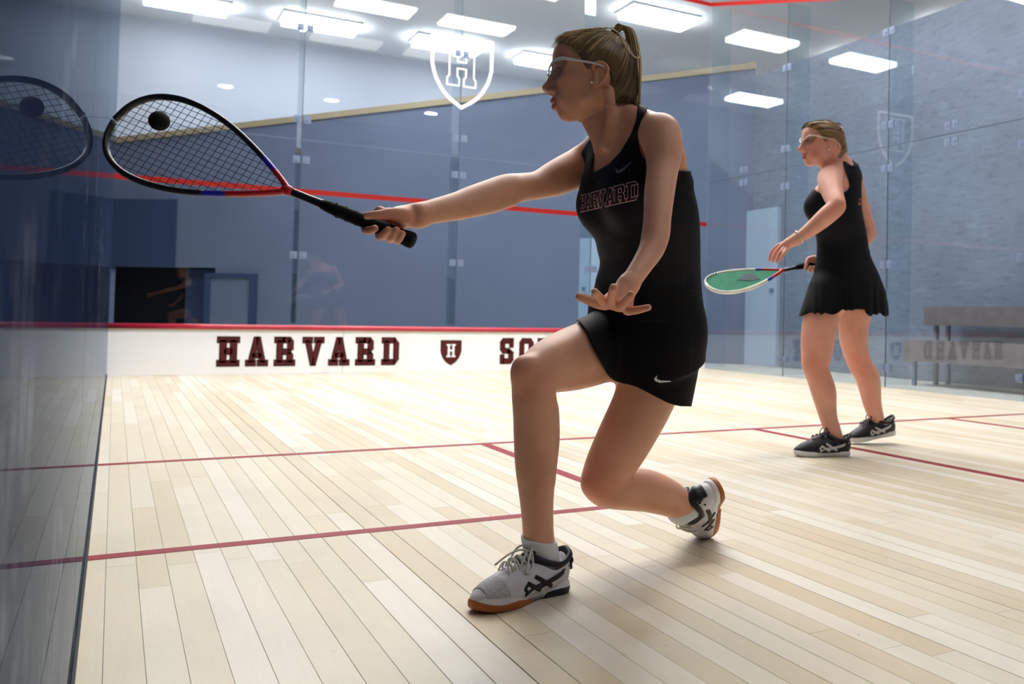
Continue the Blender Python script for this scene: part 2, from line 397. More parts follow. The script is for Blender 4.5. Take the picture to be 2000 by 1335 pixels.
# ------------------------------------------------------------------ ceiling lights
def ceiling_light(x, y, mat, label, group):
    e = empty('ceiling_light', (x, y, CZ), label=label, category='ceiling light', group=group)
    box('diffuser', (-.58, .58, -.28, .28, -.12 if mat == 'lamp_hall' else -.08, -.03), mat, e)
    m = MB()
    for q in ((-.62, .62, -.32, -.28), (-.62, .62, .28, .32), (-.62, -.58, -.28, .28), (.58, .62, -.28, .28)): m.box(*q, -.035, 0)
    m.build('frame', 'frame_white', e)
ROW = ('nearest the front wall', 'second from the front wall', 'third from the front wall', 'farthest from the front wall'); SIDE = ('left', 'middle', 'right')
for j, y in enumerate((-.9, -3.0, -5.2, -7.4)):
    for i, x in enumerate((1.6, 3.45, 5.1)):
        ceiling_light(x, y, 'lamp_court' if j < 3 else 'lamp_court_dim', '%s court ceiling light panel in the row %s' % (SIDE[i], ROW[j]), 'ceiling lights over the court')
HL = [(.88, 6.75, 'long light panel cut by the top edge, leftmost in the hall beyond the glass'),
      (2.88, 6.65, 'bright light panel in the hall above the racket throat'),
      (5.05, 6.6, 'bright hall light panel behind the white shield on the glass'),
      (7.0, 6.6, 'hall light panel beside the front player\'s forehead'),
      (7.4, 3.1, 'large bright hall light panel above the front player\'s ponytail')]
for x, y, lb in HL: ceiling_light(x, y, 'lamp_hall', lb, 'hall ceiling lights')
ceiling_light(.98, 3.15, 'lamp_hall', 'hall light panel mirrored in the right glass, nearer the right edge', 'hall ceiling lights'); ceiling_light(3.3, 3.15, 'lamp_hall', 'hall light panel mirrored in the right glass near the corner of the court', 'hall ceiling lights')
for y, wd in ((.8, 'level with the front wall'), (3.1, 'in the far corner')):  # unseen panels, added to brighten the ceiling past the neighbour wall
    ceiling_light(11.8, y, 'lamp_hall', 'added unseen light panel brightening the ceiling past the grey neighbour wall, ' + wd, 'hall ceiling lights')
for x, sd in zip((1.8, 3.8, 5.9), ('leftmost', 'middle', 'rightmost')):
    e = empty('downlight', (x, -10.5, 5.02), label='%s of three round downlights mirrored in the front glass' % sd, category='downlight', group='round downlights')
    th = np.linspace(0, 2*np.pi, 17)[:-1]
    m = MB(); m.prism([(.14*math.cos(t), -.14*math.sin(t), -.01) for t in th], (0, 0, -1), .004); m.build('bulb_face', 'lamp_spot', e)
    m = MB(); m.tube([(0, 0, 0), (0, 0, .48)], .16, 16); m.build('can', 'frame_white', e)

# ------------------------------------------------------------------ implicit-surface modelling (bodies, shoes, cloth)
def nrm(v): v = np.asarray(v, float); return v/(np.linalg.norm(v)+1e-12)
def smin(a, b, k):
    if k <= 0: return np.minimum(a, b)
    h = np.maximum(k-np.abs(a-b), 0)/k
    return np.minimum(a, b)-h*h*k*.25
class Prim:
    """k: blend width; op: 1 union, -1 smooth subtraction"""
    def __init__(s, f, lo, hi, k, op=1, subs=None, g=0.): s.f, s.lo, s.hi, s.k, s.op, s.subs, s.g = f, np.asarray(lo), np.asarray(hi), k, op, subs, g
def rcone(a, b, ra, rb, k=.02, op=1):
    a, b = np.asarray(a, float), np.asarray(b, float)
    ba0 = b-a; l2 = float(ba0@ba0); rr = float(ra-rb); a2 = l2-rr*rr; il2 = 1/l2
    def f(p):
        ba = ba0
        pa = (p-a.astype(p.dtype)); ba = ba.astype(p.dtype); y = pa@ba; z = y-l2
        q = pa*l2-y[..., None]*ba; x2 = np.einsum('...i,...i->...', q, q); y2 = y*y*l2; z2 = z*z*l2
        kk = np.sign(rr)*rr*rr*x2
        d1 = np.sqrt(x2+z2)*il2-rb; d2 = np.sqrt(x2+y2)*il2-ra
        d3 = (np.sqrt(np.maximum(x2*a2*il2, 0))+y*rr)*il2-ra
        return np.where(np.sign(z)*a2*z2 > kk, d1, np.where(np.sign(y)*a2*y2 < kk, d2, d3)).astype(np.float32)
    if (b-a)@(b-a) <= (ra-rb)**2+1e-10: return ball(a if ra > rb else b, max(ra, rb), k, op)
    return Prim(f, np.minimum(a-ra, b-rb), np.maximum(a+ra, b+rb), k, op)
def ball(c, r, k=.02, op=1):
    c = np.asarray(c, float)
    return Prim(lambda p: (np.linalg.norm(p-c, axis=-1)-r).astype(np.float32), c-r, c+r, k, op)
def ell(c, axes, r, k=.02, op=1):
    """ellipsoid: axes rows are orthonormal directions, r semi-axes"""
    c = np.asarray(c, float); A = np.asarray(axes, float); r = np.asarray(r, float)
    def f(p):
        q = (p-c.astype(p.dtype))@A.T.astype(p.dtype); q1 = q/r.astype(p.dtype); k0 = np.sqrt(np.einsum('...i,...i->...', q1, q1)); q1 = q1/r.astype(p.dtype); k1 = np.sqrt(np.einsum('...i,...i->...', q1, q1))
        return (k0*(k0-1)/(k1+1e-9)).astype(np.float32)
    e = np.sqrt(((A*r[:, None])**2).sum(0)); return Prim(f, c-e, c+e, k, op)
def chain(pts, rad, k=.02, sub=0):
    """tapering limb through pts; radii per point; sub>0 smooths with a spline"""
    pts = np.asarray(pts, float); rad = np.asarray(rad, float)
    if sub:
        q = spline(np.c_[pts, rad], (len(pts)-1)*sub+1); pts, rad = q[:, :3], np.maximum(q[:, 3], .001)
    ps = [rcone(pts[i], pts[i+1], rad[i], rad[i+1], k) for i in range(len(pts)-1)]
    def f(p):
        d = ps[0].f(p)
        for q in ps[1:]: d = np.minimum(d, q.f(p)) if sub else smin(d, q.f(p), .006)
        return d
    return Prim(f, np.min([q.lo for q in ps], 0), np.max([q.hi for q in ps], 0), k, 1, ps)
def loft(stations, k=.02, grow=0., ex=2.3):
    """stations: (centre, lateral axis, half width, half depth front, half depth back) stacked along a roughly straight axis"""
    C = np.array([s[0] for s in stations], float); n = nrm(C[-1]-C[0]); c0 = C[0]
    T = (C-c0)@n; LAT = np.array([nrm(nrm(s[1])-n*(nrm(s[1])@n)) for s in stations])
    W = np.array([s[2:5] for s in stations], float)+grow
    tt = np.linspace(T[0], T[-1], 500)
    def resamp(V):   # smooth interpolation over t
        q = spline(np.c_[T, V], 600); return np.stack([np.interp(tt, q[:, 0], q[:, i+1]) for i in range(V.shape[1])], 1)
    Cs, Ls, Ws = resamp(C)-c0, resamp(LAT), resamp(W); Ls /= np.linalg.norm(Ls, axis=1)[:, None]; Fs = np.cross(Ls, n)
    TB = np.c_[Ls, Fs, (Cs*Ls).sum(1), (Cs*Fs).sum(1), Ws].astype(np.float32); n32 = n.astype(np.float32); dt = tt[1]-tt[0]
    def f(p):
        q = (p-c0).astype(np.float32); t = q@n32
        r = TB[np.clip((t-T[0])/dt+.5, 0, len(tt)-1).astype(np.int32)]
        u = np.abs(np.einsum('...i,...i->...', q, r[..., :3])-r[..., 6])/r[..., 8]; v = np.einsum('...i,...i->...', q, r[..., 3:6])-r[..., 7]
        bb = np.where(v > 0, r[..., 9], r[..., 10]); v = np.abs(v)/bb
        rho = (u**ex+v**ex)**(1/ex)
        return np.maximum((rho-1)*np.minimum(r[..., 8], bb), np.maximum(T[0]-grow-t, t-T[-1]-grow)).astype(np.float32)
    m = W.max()+.02; return Prim(f, C.min(0)-m, C.max(0)+m, k)
def grid_of(lo, h, i0, i1):
    ax = [(lo[a]+h*np.arange(i0[a], i1[a])) for a in range(3)]
    g = np.empty((*(i1-i0), 3), np.float32)
    g[..., 0] = ax[0][:, None, None]; g[..., 1] = ax[1][None, :, None]; g[..., 2] = ax[2][None, None, :]; return g
def span(lo, h, dims, a, b_):
    i0 = np.maximum(np.floor((a-lo)/h).astype(int), 0); i1 = np.minimum(np.ceil((b_-lo)/h).astype(int)+1, dims); return i0, i1, bool(np.all(i1 > i0))
def field(prims, lo, h, dims):
    vol = np.full(dims, 9., np.float32)
    for p in prims:
        pad = p.k+3*h; i0, i1, ok = span(lo, h, dims, p.lo-pad, p.hi+pad)
        if not ok: continue
        sl = tuple(slice(i0[a], i1[a]) for a in range(3))
        if p.subs:
            d = np.full(i1-i0, 9., np.float32); l2 = lo+h*i0
            for q in p.subs:
                j0, j1, ok = span(l2, h, i1-i0, q.lo-pad-p.g, q.hi+pad+p.g)
                if ok:
                    s2 = tuple(slice(j0[a], j1[a]) for a in range(3)); d[s2] = np.minimum(d[s2], q.f(grid_of(l2, h, j0, j1))-p.g)
        else: d = p.f(grid_of(lo, h, i0, i1))
        vol[sl] = smin(vol[sl], d, p.k) if p.op > 0 else -smin(-vol[sl], d, p.k)
    return vol
def nets(vol, lo, h):
    """surface nets: quads around every sign change"""
    s = vol < 0; nx, ny, nz = vol.shape
    cs = np.zeros((nx-1, ny-1, nz-1), np.int8)
    for i in (0, 1):
        for j in (0, 1):
            for k in (0, 1): cs += s[i:nx-1+i, j:ny-1+j, k:nz-1+k]
    act = np.argwhere((cs > 0) & (cs < 8)); n = len(act)
    idx = np.full(cs.shape, -1, np.int64); idx[tuple(act.T)] = np.arange(n)
    cv = np.empty((n, 2, 2, 2), np.float32)
    for i in (0, 1):
        for j in (0, 1):
            for k in (0, 1): cv[:, i, j, k] = vol[act[:, 0]+i, act[:, 1]+j, act[:, 2]+k]
    acc = np.zeros((n, 3)); cnt = np.zeros(n)
    for ax in range(3):
        for a in (0, 1):
            for b in (0, 1):
                o0 = [a, b]; o0.insert(ax, 0); o1 = [a, b]; o1.insert(ax, 1)
                v0, v1 = cv[(slice(None), *o0)], cv[(slice(None), *o1)]; m = (v0 < 0) != (v1 < 0)
                t = np.where(m, v0/np.where(m, v0-v1, 1), 0); e = np.tile(np.array(o0, float), (n, 1)); e[:, ax] = t
                acc += e*m[:, None]; cnt += m
    V = lo+h*(act+acc/np.maximum(cnt, 1)[:, None]); F = []
    for ax in range(3):
        a, b = [x for x in range(3) if x != ax]
        s0 = [slice(1, -1)]*3; s0[ax] = slice(0, -1); s1 = list(s0); s1[ax] = slice(1, None)
        A, B = s[tuple(s0)], s[tuple(s1)]
        for flip, m in ((False, A & ~B), (True, ~A & B)):
            q = np.argwhere(m)
            if not len(q): continue
            q[:, a] += 1; q[:, b] += 1; r = []
            for da, db in ((0, 0), (-1, 0), (-1, -1), (0, -1)):
                c = q.copy(); c[:, a] += da; c[:, b] += db; r.append(idx[tuple(c.T)])
            r = np.stack(r, 1)
            if (ax == 1) != flip: r = r[:, ::-1]
            F.append(r)
    F = np.concatenate(F) if F else np.zeros((0, 4), int); return V, F[:, ::-1]
def relax(V, F, it=1, lam=.5):
    e = np.concatenate([F[:, [0, 1]], F[:, [1, 2]], F[:, [2, 3]], F[:, [3, 0]]]); e = np.concatenate([e, e[:, ::-1]])
    for _ in range(it):
        acc = np.stack([np.bincount(e[:, 0], V[e[:, 1], i], len(V)) for i in range(3)], 1); c = np.bincount(e[:, 0], minlength=len(V))
        V = V+lam*(acc/np.maximum(c, 1)[:, None]-V)
    return V
def sdf_mesh(prims, h, lo=None, hi=None, clip=None, post=None, it=1, local=()):
    """local: (centre, radius, function) cuts that only act near a point"""
    plo = np.min([p.lo-p.k*.3 for p in prims if p.op > 0], 0)-3*h; phi = np.max([p.hi+p.k*.3 for p in prims if p.op > 0], 0)+3*h
    lo = plo if lo is None else np.maximum(plo, lo); hi = phi if hi is None else np.minimum(phi, hi)
    dims = np.ceil((hi-lo)/h).astype(int)+1; vol = field(prims, lo, h, dims)
    if clip is not None or post is not None:
        g = grid_of(lo, h, np.zeros(3, int), dims)
        if clip is not None: vol = np.maximum(vol, clip(g).astype(np.float32))
        if post is not None: vol = post(vol, g).astype(np.float32)
    for c, r, fn in local:
        i0, i1, ok = span(lo, h, dims, c-r, c+r)
        if ok:
            sl = tuple(slice(i0[a], i1[a]) for a in range(3)); g = grid_of(lo, h, i0, i1)
            vol[sl] = np.maximum(vol[sl], np.where(np.linalg.norm(g-c, axis=-1) < r, fn(g), -9.).astype(np.float32))
    vol[0], vol[-1], vol[:, 0], vol[:, -1], vol[:, :, 0], vol[:, :, -1] = (np.maximum(x, 1e-4) for x in (vol[0], vol[-1], vol[:, 0], vol[:, -1], vol[:, :, 0], vol[:, :, -1]))
    V, F = nets(vol, lo, h)
    return relax(V, F, it), F
def plane(p, n): p = np.asarray(p); n = nrm(n); return lambda g: (g-p)@n          # keep the side opposite n
def evalp(prims, P):
    d = np.full(P.shape[:-1], 9., np.float32)
    for p in prims: d = smin(d, p.f(P), p.k) if p.op > 0 else -smin(-d, p.f(P), p.k)
    return d
def join(parts):
    Vs, Fs, k = [], [], 0
    for V, F in parts: Vs.append(V); Fs.append(F+k); k += len(V)
    return np.concatenate(Vs), np.concatenate(Fs)
def fast_mesh(name, V, F, mat, parent=None, **props):
    """numpy quads to a smooth mesh object"""
    me = bpy.data.meshes.new(name); me.vertices.add(len(V)); me.vertices.foreach_set('co', V.astype(np.float32).ravel())
    n = F.shape[1]; me.loops.add(F.size); me.loops.foreach_set('vertex_index', F.astype(np.int32).ravel())
    me.polygons.add(len(F)); me.polygons.foreach_set('loop_start', np.arange(0, F.size, n, dtype=np.int32))
    me.polygons.foreach_set('use_smooth', np.ones(len(F), bool)); me.update(calc_edges=True); me.validate()
    for m in (mat if isinstance(mat, (list, tuple)) else [mat]): me.materials.append(MAT[m] if isinstance(m, str) else m)
    o = bpy.data.objects.new(name, me); COL.objects.link(o)
    if parent is not None: o.parent = parent
    for k, v in props.items(): o[k] = v
    return o
def paint(o, col):
    a = o.data.attributes.new('tint', 'FLOAT_COLOR', 'POINT'); c = np.ones((len(col), 4), np.float32); c[:, :3] = col; a.data.foreach_set('color', c.ravel())
def skin_mat(name, rgb):
    t = NT(name); c = s2l(rgb); nz = t.noise(9, detail=4); fn = t.noise(260, detail=2)
    col = t.ramp(nz, [(.3, (c[0]*.92, c[1]*.86, c[2]*.84)), (.7, (min(1, c[0]*1.05), c[1]*1.06, c[2]*1.07))])
    at_ = t.n('ShaderNodeAttribute', attribute_name='tint'); col = t.mixc(1., col, at_.outputs['Color'], 'MULTIPLY')
    return t.done(t.bsdf(col, .46, .4, bump=fn, bump_s=.10, bump_d=.0006, Subsurface_Weight=.06, Subsurface_Scale=.012))
def hair_mat(name, a, b_, c_):
    t = NT(name); at_ = t.n('ShaderNodeAttribute', attribute_name='rnd').outputs['Fac']; nz = t.noise(90, detail=2)
    col = t.ramp(t.val('MULTIPLY_ADD', nz, .25, t.val('MULTIPLY', at_, .8)), [(.1, s2l(a)), (.5, s2l(b_)), (.9, s2l(c_))])
    return t.done(t.bsdf(col, .38, .5))
MAT['skin_a'] = skin_mat('skin_light', (214, 160, 132)); MAT['skin_b'] = skin_mat('skin_fair_pink', (226, 166, 146))
MAT['hair_a'] = hair_mat('dark_blond_hair', (58, 44, 30), (134, 108, 72), (226, 198, 146)); MAT['hair_b'] = hair_mat('light_brown_hair', (70, 50, 32), (134, 104, 66), (190, 158, 108))
def cloth_mat(name, rgb):
    t = NT(name); c = s2l(rgb); fn = t.noise(420, detail=1); fold = t.noise(7, detail=3, stretch=(1, 1, .5))
    col = t.ramp(fold, [(.3, tuple(v*.8 for v in c)), (.7, tuple(v*1.2 for v in c))])
    b = t.bsdf(col, .66, .16, bump=fn, bump_s=.08, bump_d=.0006)
    return t.done(b)
MAT['cloth'] = cloth_mat('black_jersey', (10, 12, 19)); MAT['cloth2'] = cloth_mat('black_skirt_cloth', (9, 10, 14))
MAT['eye_white'] = plain('eye_white', (214, 204, 198), .2, .5); MAT['iris'] = plain('eye_iris', (60, 66, 66), .2, .5)
MAT['frame_w'] = plain('white_plastic', (224, 224, 230), .3, .5, .03); MAT['frame_p'] = plain('pale_pink_plastic', (238, 220, 212), .3, .5, .03)
MAT['lens'] = glass_mat('eyewear_lens', (.66, .72, .74))
MAT['cord'] = plain('cream_cord', (214, 198, 166), .6, .3); MAT['pearl'] = plain('pearl', (240, 232, 220), .2, .6); MAT['silver'] = plain('silver', (200, 202, 208), .25, .6, metal=.9)
MAT['mouth'] = plain('mouth_inside', (52, 18, 18), .5, .3)

# ------------------------------------------------------------------ people: shared builders
def A4(rows):                      # rows of (px, py, depth, radius) -> points, radii
    return np.array([at(*r[:3]) for r in rows]), np.array([r[3] for r in rows])
def pchain(rows, k=.02, sub=4): p, r = A4(rows); return chain(p, r, k, sub)
def grown(ps, g):
    return [Prim((lambda q, f=p.f: f(q)-g), p.lo-g, p.hi+g, p.k, p.op, p.subs, p.g+g) for p in ps]
def to_px(g):
    d = g-CAM_C; z = d@CF; return PPX+FPX*(d@CR)/z, PPY-FPX*(d@CU)/z, z
def poly_dist(P, x, y):
    d = np.full(x.shape, 1e9); ins = np.zeros(x.shape, bool)
    for i in range(len(P)):
        a, b_ = P[i], P[(i+1) % len(P)]; e = b_-a; wx, wy = x-a[0], y-a[1]
        t = np.clip((wx*e[0]+wy*e[1])/(e@e+1e-12), 0, 1); d = np.minimum(d, (wx-e[0]*t)**2+(wy-e[1]*t)**2)
        c = (a[1] > y) != (b_[1] > y); ins ^= c & (x < (b_[0]-a[0])*(y-a[1])/(b_[1]-a[1]+1e-9)+a[0])
    return np.where(ins, -np.sqrt(d), np.sqrt(d))
def raster_dist(P, step=1., pad=40):
    """tabulated signed distance to a polygon, bilinear lookup"""
    P = np.asarray(P, float); lo = P.min(0)-pad; hi = P.max(0)+pad
    nx, ny = (np.ceil((hi-lo)/step)+1).astype(int); X, Y = np.meshgrid(lo[0]+step*np.arange(nx), lo[1]+step*np.arange(ny), indexing='ij'); D = poly_dist(P, X, Y).astype(np.float32)
    def f(x, y):
        u = np.clip((x-lo[0])/step, 0, nx-1.001); v = np.clip((y-lo[1])/step, 0, ny-1.001); i, j = u.astype(np.int32), v.astype(np.int32); u = u-i; v = v-j
        return (D[i, j]*(1-u)*(1-v)+D[i+1, j]*u*(1-v)+D[i, j+1]*(1-u)*v+D[i+1, j+1]*u*v)
    return f
def poly_cut(poly, step=1.):
    """cut along the outline a garment's edge follows; negative inside"""
    r = raster_dist(poly, step)
    def f(g): x, y, z = to_px(g); return r(x, y)*z/FPX
    return f
def smooth_poly(poly, n=6):
    P = np.asarray(poly, float); P = np.vstack([P, P[:1]]); return spline(P, len(P)*n)[:-1]
class Head:
    """head modelled in profile units: x, y read off a left-facing profile 177 units tall; lat in metres"""
    def __init__(s, O, fw, up, scale=1.): s.O = np.asarray(O); s.f = nrm(fw); s.u = nrm(up-s.f*(up@s.f)); s.l = np.cross(s.u, s.f); s.s = scale*.001236; s.k = scale
    def __call__(s, x, y, lat=0.): return s.O+s.f*(1160-x)*s.s+s.u*(150-y)*s.s+s.l*lat*s.k
    def ax(s): return np.array([s.f, s.u, s.l])
    def E(s, x, y, lat, r, k=.012, op=1, tilt=0.):
        A = s.ax()
        if tilt: c, n = math.cos(tilt), math.sin(tilt); A = np.array([c*A[0]+n*A[1], -n*A[0]+c*A[1], A[2]])
        return ell(s(x, y, lat), A, np.asarray(r)*s.k, k*s.k, op)
    def R(s, a, b_, ra, rb, k=.008, op=1): return rcone(s(*a), s(*b_), ra*s.k, rb*s.k, k*s.k, op)
def head_prims(H, open_=.0022, full=1.):
    P = [H.E(1163, 126, 0, (.088, .073, .071)), H.E(1190, 150, 0, (.060, .062, .064), .02),
         H.E(1111, 116, 0, (.037, .046, .055), .03), H.E(1121, 170, 0, (.037, .058, .050*full), .03)]
    for s in (-1, 1):
        P += [H.E(1113, 165, s*.040, (.024, .019, .018), .018), H.R((1158, 194, s*.047), (1112, 222, s*.013), .019, .014, .02),
              H.E(1150, 172, s*.046, (.032, .040, .016), .02), H.E(1118, 195, s*.030, (.030, .026, .018), .02)]
    P += [H.E(1104.5, 221.5, 0, (.0165, .0165, .021), .014), H.E(1101, 200, 0, (.0225, .024, .026), .015)]
    for s in (-1, 1): P += [H.E(1084, 144, s*.030, (.017, .0135, .017), .014, -1)]
    for s in (-1, 1): P += [H.R((1088, 131, s*.007), (1096, 130, s*.042), .0068, .0075, .012)]
    P += [H.R((1096, 142, 0), (1087, 174, 0), .011, .0135, .012), H.R((1088, 136, 0), (1069, 170, 0), .0072, .0088, .012), H.E(1069, 172, 0, (.0105, .0092, .0095), .008)]
    for s in (-1, 1): P += [H.E(1079, 178, s*.0105, (.0115, .0075, .0068), .006), H.R((1082, 184, 0), (1072, 180, 0), .005, .005, .004)]
    for s in (-1, 1): P += [H.E(1076, 183, s*.0065, (.0045, .0035, .003), .003, -1)]
    for s in (-1, 1):
        P += [H.R((1081, 197, 0), (1094, 199.5, s*.0185), .0062, .003, .006), H.R((1084, 208.5, 0), (1095, 203, s*.0175), .0068, .003, .006)]
    P += [H.E(1084, 202.8, 0, (.013, open_, .0145), .003, -1)]
    for s in (-1, 1):
        P += [H.E(1098, 144, s*.030, (.0135, .0125, .0135), .004), H.E(1083, 145, s*.031, (.009, .0040, .0115), .002, -1)]
        ear = [(1162, 152), (1161, 143), (1168, 136.5), (1179, 137), (1188, 145), (1189, 157), (1182, 169), (1174, 178), (1166, 181), (1162, 175)]
        lat = [.069, .072, .076, .079, .081, .081, .079, .076, .073, .070]
        pts = np.array([H(x, y, s*l) for (x, y), l in zip(ear, lat)]); P += [chain(pts, np.full(10, .0036*H.k), .004*H.k, 2)]
        P += [H.E(1175, 158, s*.071, (.0155, .024, .0075), .006, 1, .25), H.E(1171, 160, s*.080, (.0075, .0125, .0075), .004, -1, .2)]
        P += [H.E(1165, 176, s*.072, (.006, .008, .005), .005)]
    return P
def skin_tint(V, H, lip=(.86, .55, .55), cheek=.0, cheek_c=(.98, .80, .80), brow=(.42, .36, .32)):
    q = (V-H.O)/H.k; x = 1160-(q@H.f)/.001236; y = 150-(q@H.u)/.001236; l = np.abs(q@H.l)
    T = np.ones((len(V), 3)); near = np.linalg.norm(q, axis=1) < .2
    def mix(m, c):
        m = (np.clip(m, 0, 1)*near)[:, None]; T[:] = T*(1-m)+T*np.asarray(c)*m
    mix(cheek*np.exp(-(((x-1116)/30)**2+((y-182)/26)**2)), cheek_c); mix(cheek*.8*np.exp(-(((x-1068)/9)**2+((y-172)/9)**2)), cheek_c)
    mix(((x < 1097) & (np.abs(y-202.5) < 11-.33*np.maximum(x-1078, 0)) & (l < .021) & (y > 192.5)).astype(float), lip)
    by = 128.5+.0*(x)+ (l-.028)**2*3000
    mix(((np.abs(y-by) < 3.2) & (x < 1106) & (l > .009) & (l < .050)).astype(float)*.85, brow)
    mix(((np.abs(y-139.6-(l-.03)**2*5000) < 1.5) & (x < 1106) & (l > .013) & (l < .047)).astype(float)*.8, (.3, .26, .24))
    mix(.5*((x > 1158) & (x < 1192) & (y > 134) & (y < 184) & (l > .066)).astype(float), (.98, .80, .76))
    return T
def eyes(H, parent):
    for s in (-1, 1):
        for nm, c, r, m in (('eye', (1098, 144.5, s*.030), .0122, 'eye_white'), ('iris', (1090.2, 144.8, s*.031), .0058, 'iris')):
            V, F = sdf_mesh([ell(H(*c), H.ax(), np.array([r if nm == 'eye' else .0032, r, r])*H.k, 0)], .0016*H.k); fast_mesh(nm, V, F, m, parent)
def glasses(H, parent, mat, lens_mat='lens'):
    g = empty('protective_glasses', parent=parent)
    for s in (-1, 1):
        top = [(1186, 146, .078), (1168, 139.5, .0775), (1136, 133, .0735), (1112, 128, .067), (1098, 126.5, .058), (1085, 129, .044), (1076, 138, .026), (1073, 146, .009), (1072.5, 148, 0)]
        c = spline([H(x, y, s*l) for x, y, l in top], 40); m = MB()
        rr = np.interp(np.linspace(0, 1, 40), [0, .25, .45, .6, .8, 1], [.0016, .0020, .0034, .0034, .0028, .0026])*H.k
        m.tube(c, rr*.75, 8, flat=(H.u, 1.75)); m.build('rim', mat, g, True)
        bot = [(1114, 132, .067), (1109, 141, .065), (1101, 153, .056), (1090, 162, .041), (1081, 160, .024), (1076, 152, .010)]
        tp = spline([H(x, y, s*l) for x, y, l in top[3:8]], 15); bt = spline([H(x, y, s*l) for x, y, l in bot], 15)
        V, F = [], []
        for i in range(15):
            for j in range(6):
                t = j/5; p = tp[i]*(1-t)+bt[i]*t; p = p+H.f*.006*math.sin(math.pi*t)*H.k; V.append(p)
        for i in range(14):
            for j in range(5): F.append((i*6+j, i*6+j+1, i*6+j+7, i*6+j+6))
        o = mesh_obj('lens', V, F, lens_mat, g, True)
        m = MB(); m.tube(spline([H(1186, 146, s*.078), H(1194, 156, s*.078), H(1197, 172, s*.076)], 8), .0016*H.k, 6); m.build('ear_hook', 'black', g, True)
    return g
def finger(rows, k=.005, sub=3): p, r = A4(rows); return chain(p, r, k, sub)
def ray_hits(prims, O, d, tmax=.3):
    """march many rays (rows of O) along one direction d"""
    O = np.atleast_2d(np.asarray(O, float)); d = nrm(d); t = np.zeros(len(O))
    for _ in range(45): t = np.minimum(t+np.maximum(evalp(prims, O+d*t[:, None])*.85, 0), tmax)
    return O+d*t[:, None]
# ------------------------------------------------------------------ shoes
MAT['gum'] = plain('gum_rubber', (176, 98, 48), .5, .4, .1, 20); MAT['shoe_white'] = plain('shoe_white', (206, 204, 212), .5, .35, .06, 40)
MAT['shoe_black'] = plain('shoe_black', (16, 18, 26), .5, .4); MAT['sole_white'] = plain('sole_white', (226, 226, 230), .45, .4, .04)
MAT['shoe_silver'] = plain('shoe_silver', (196, 196, 196), .35, .5, .05); MAT['lace_white'] = plain('lace_white', (214, 212, 206), .7, .2, .05, 200, bump=.3)
MAT['sock'] = plain('white_sock', (222, 224, 230), .85, .15, .05, 300, bump=.3)
def mesh_fabric():
    t = NT('grey_mesh_fabric'); v = t.n('ShaderNodeTexVoronoi'); v.inputs['Scale'].default_value = 330
    t.l(t.n('ShaderNodeTexCoord').outputs['Object'], v.inputs['Vector'])
    c = t.ramp(v.outputs['Distance'], [(.25, s2l((150, 150, 156))), (.5, s2l((192, 192, 196)))]); return t.done(t.bsdf(c, .7, .2, bump=v.outputs['Distance'], bump_s=.4, bump_d=.001))
MAT['mesh_fabric'] = mesh_fabric()
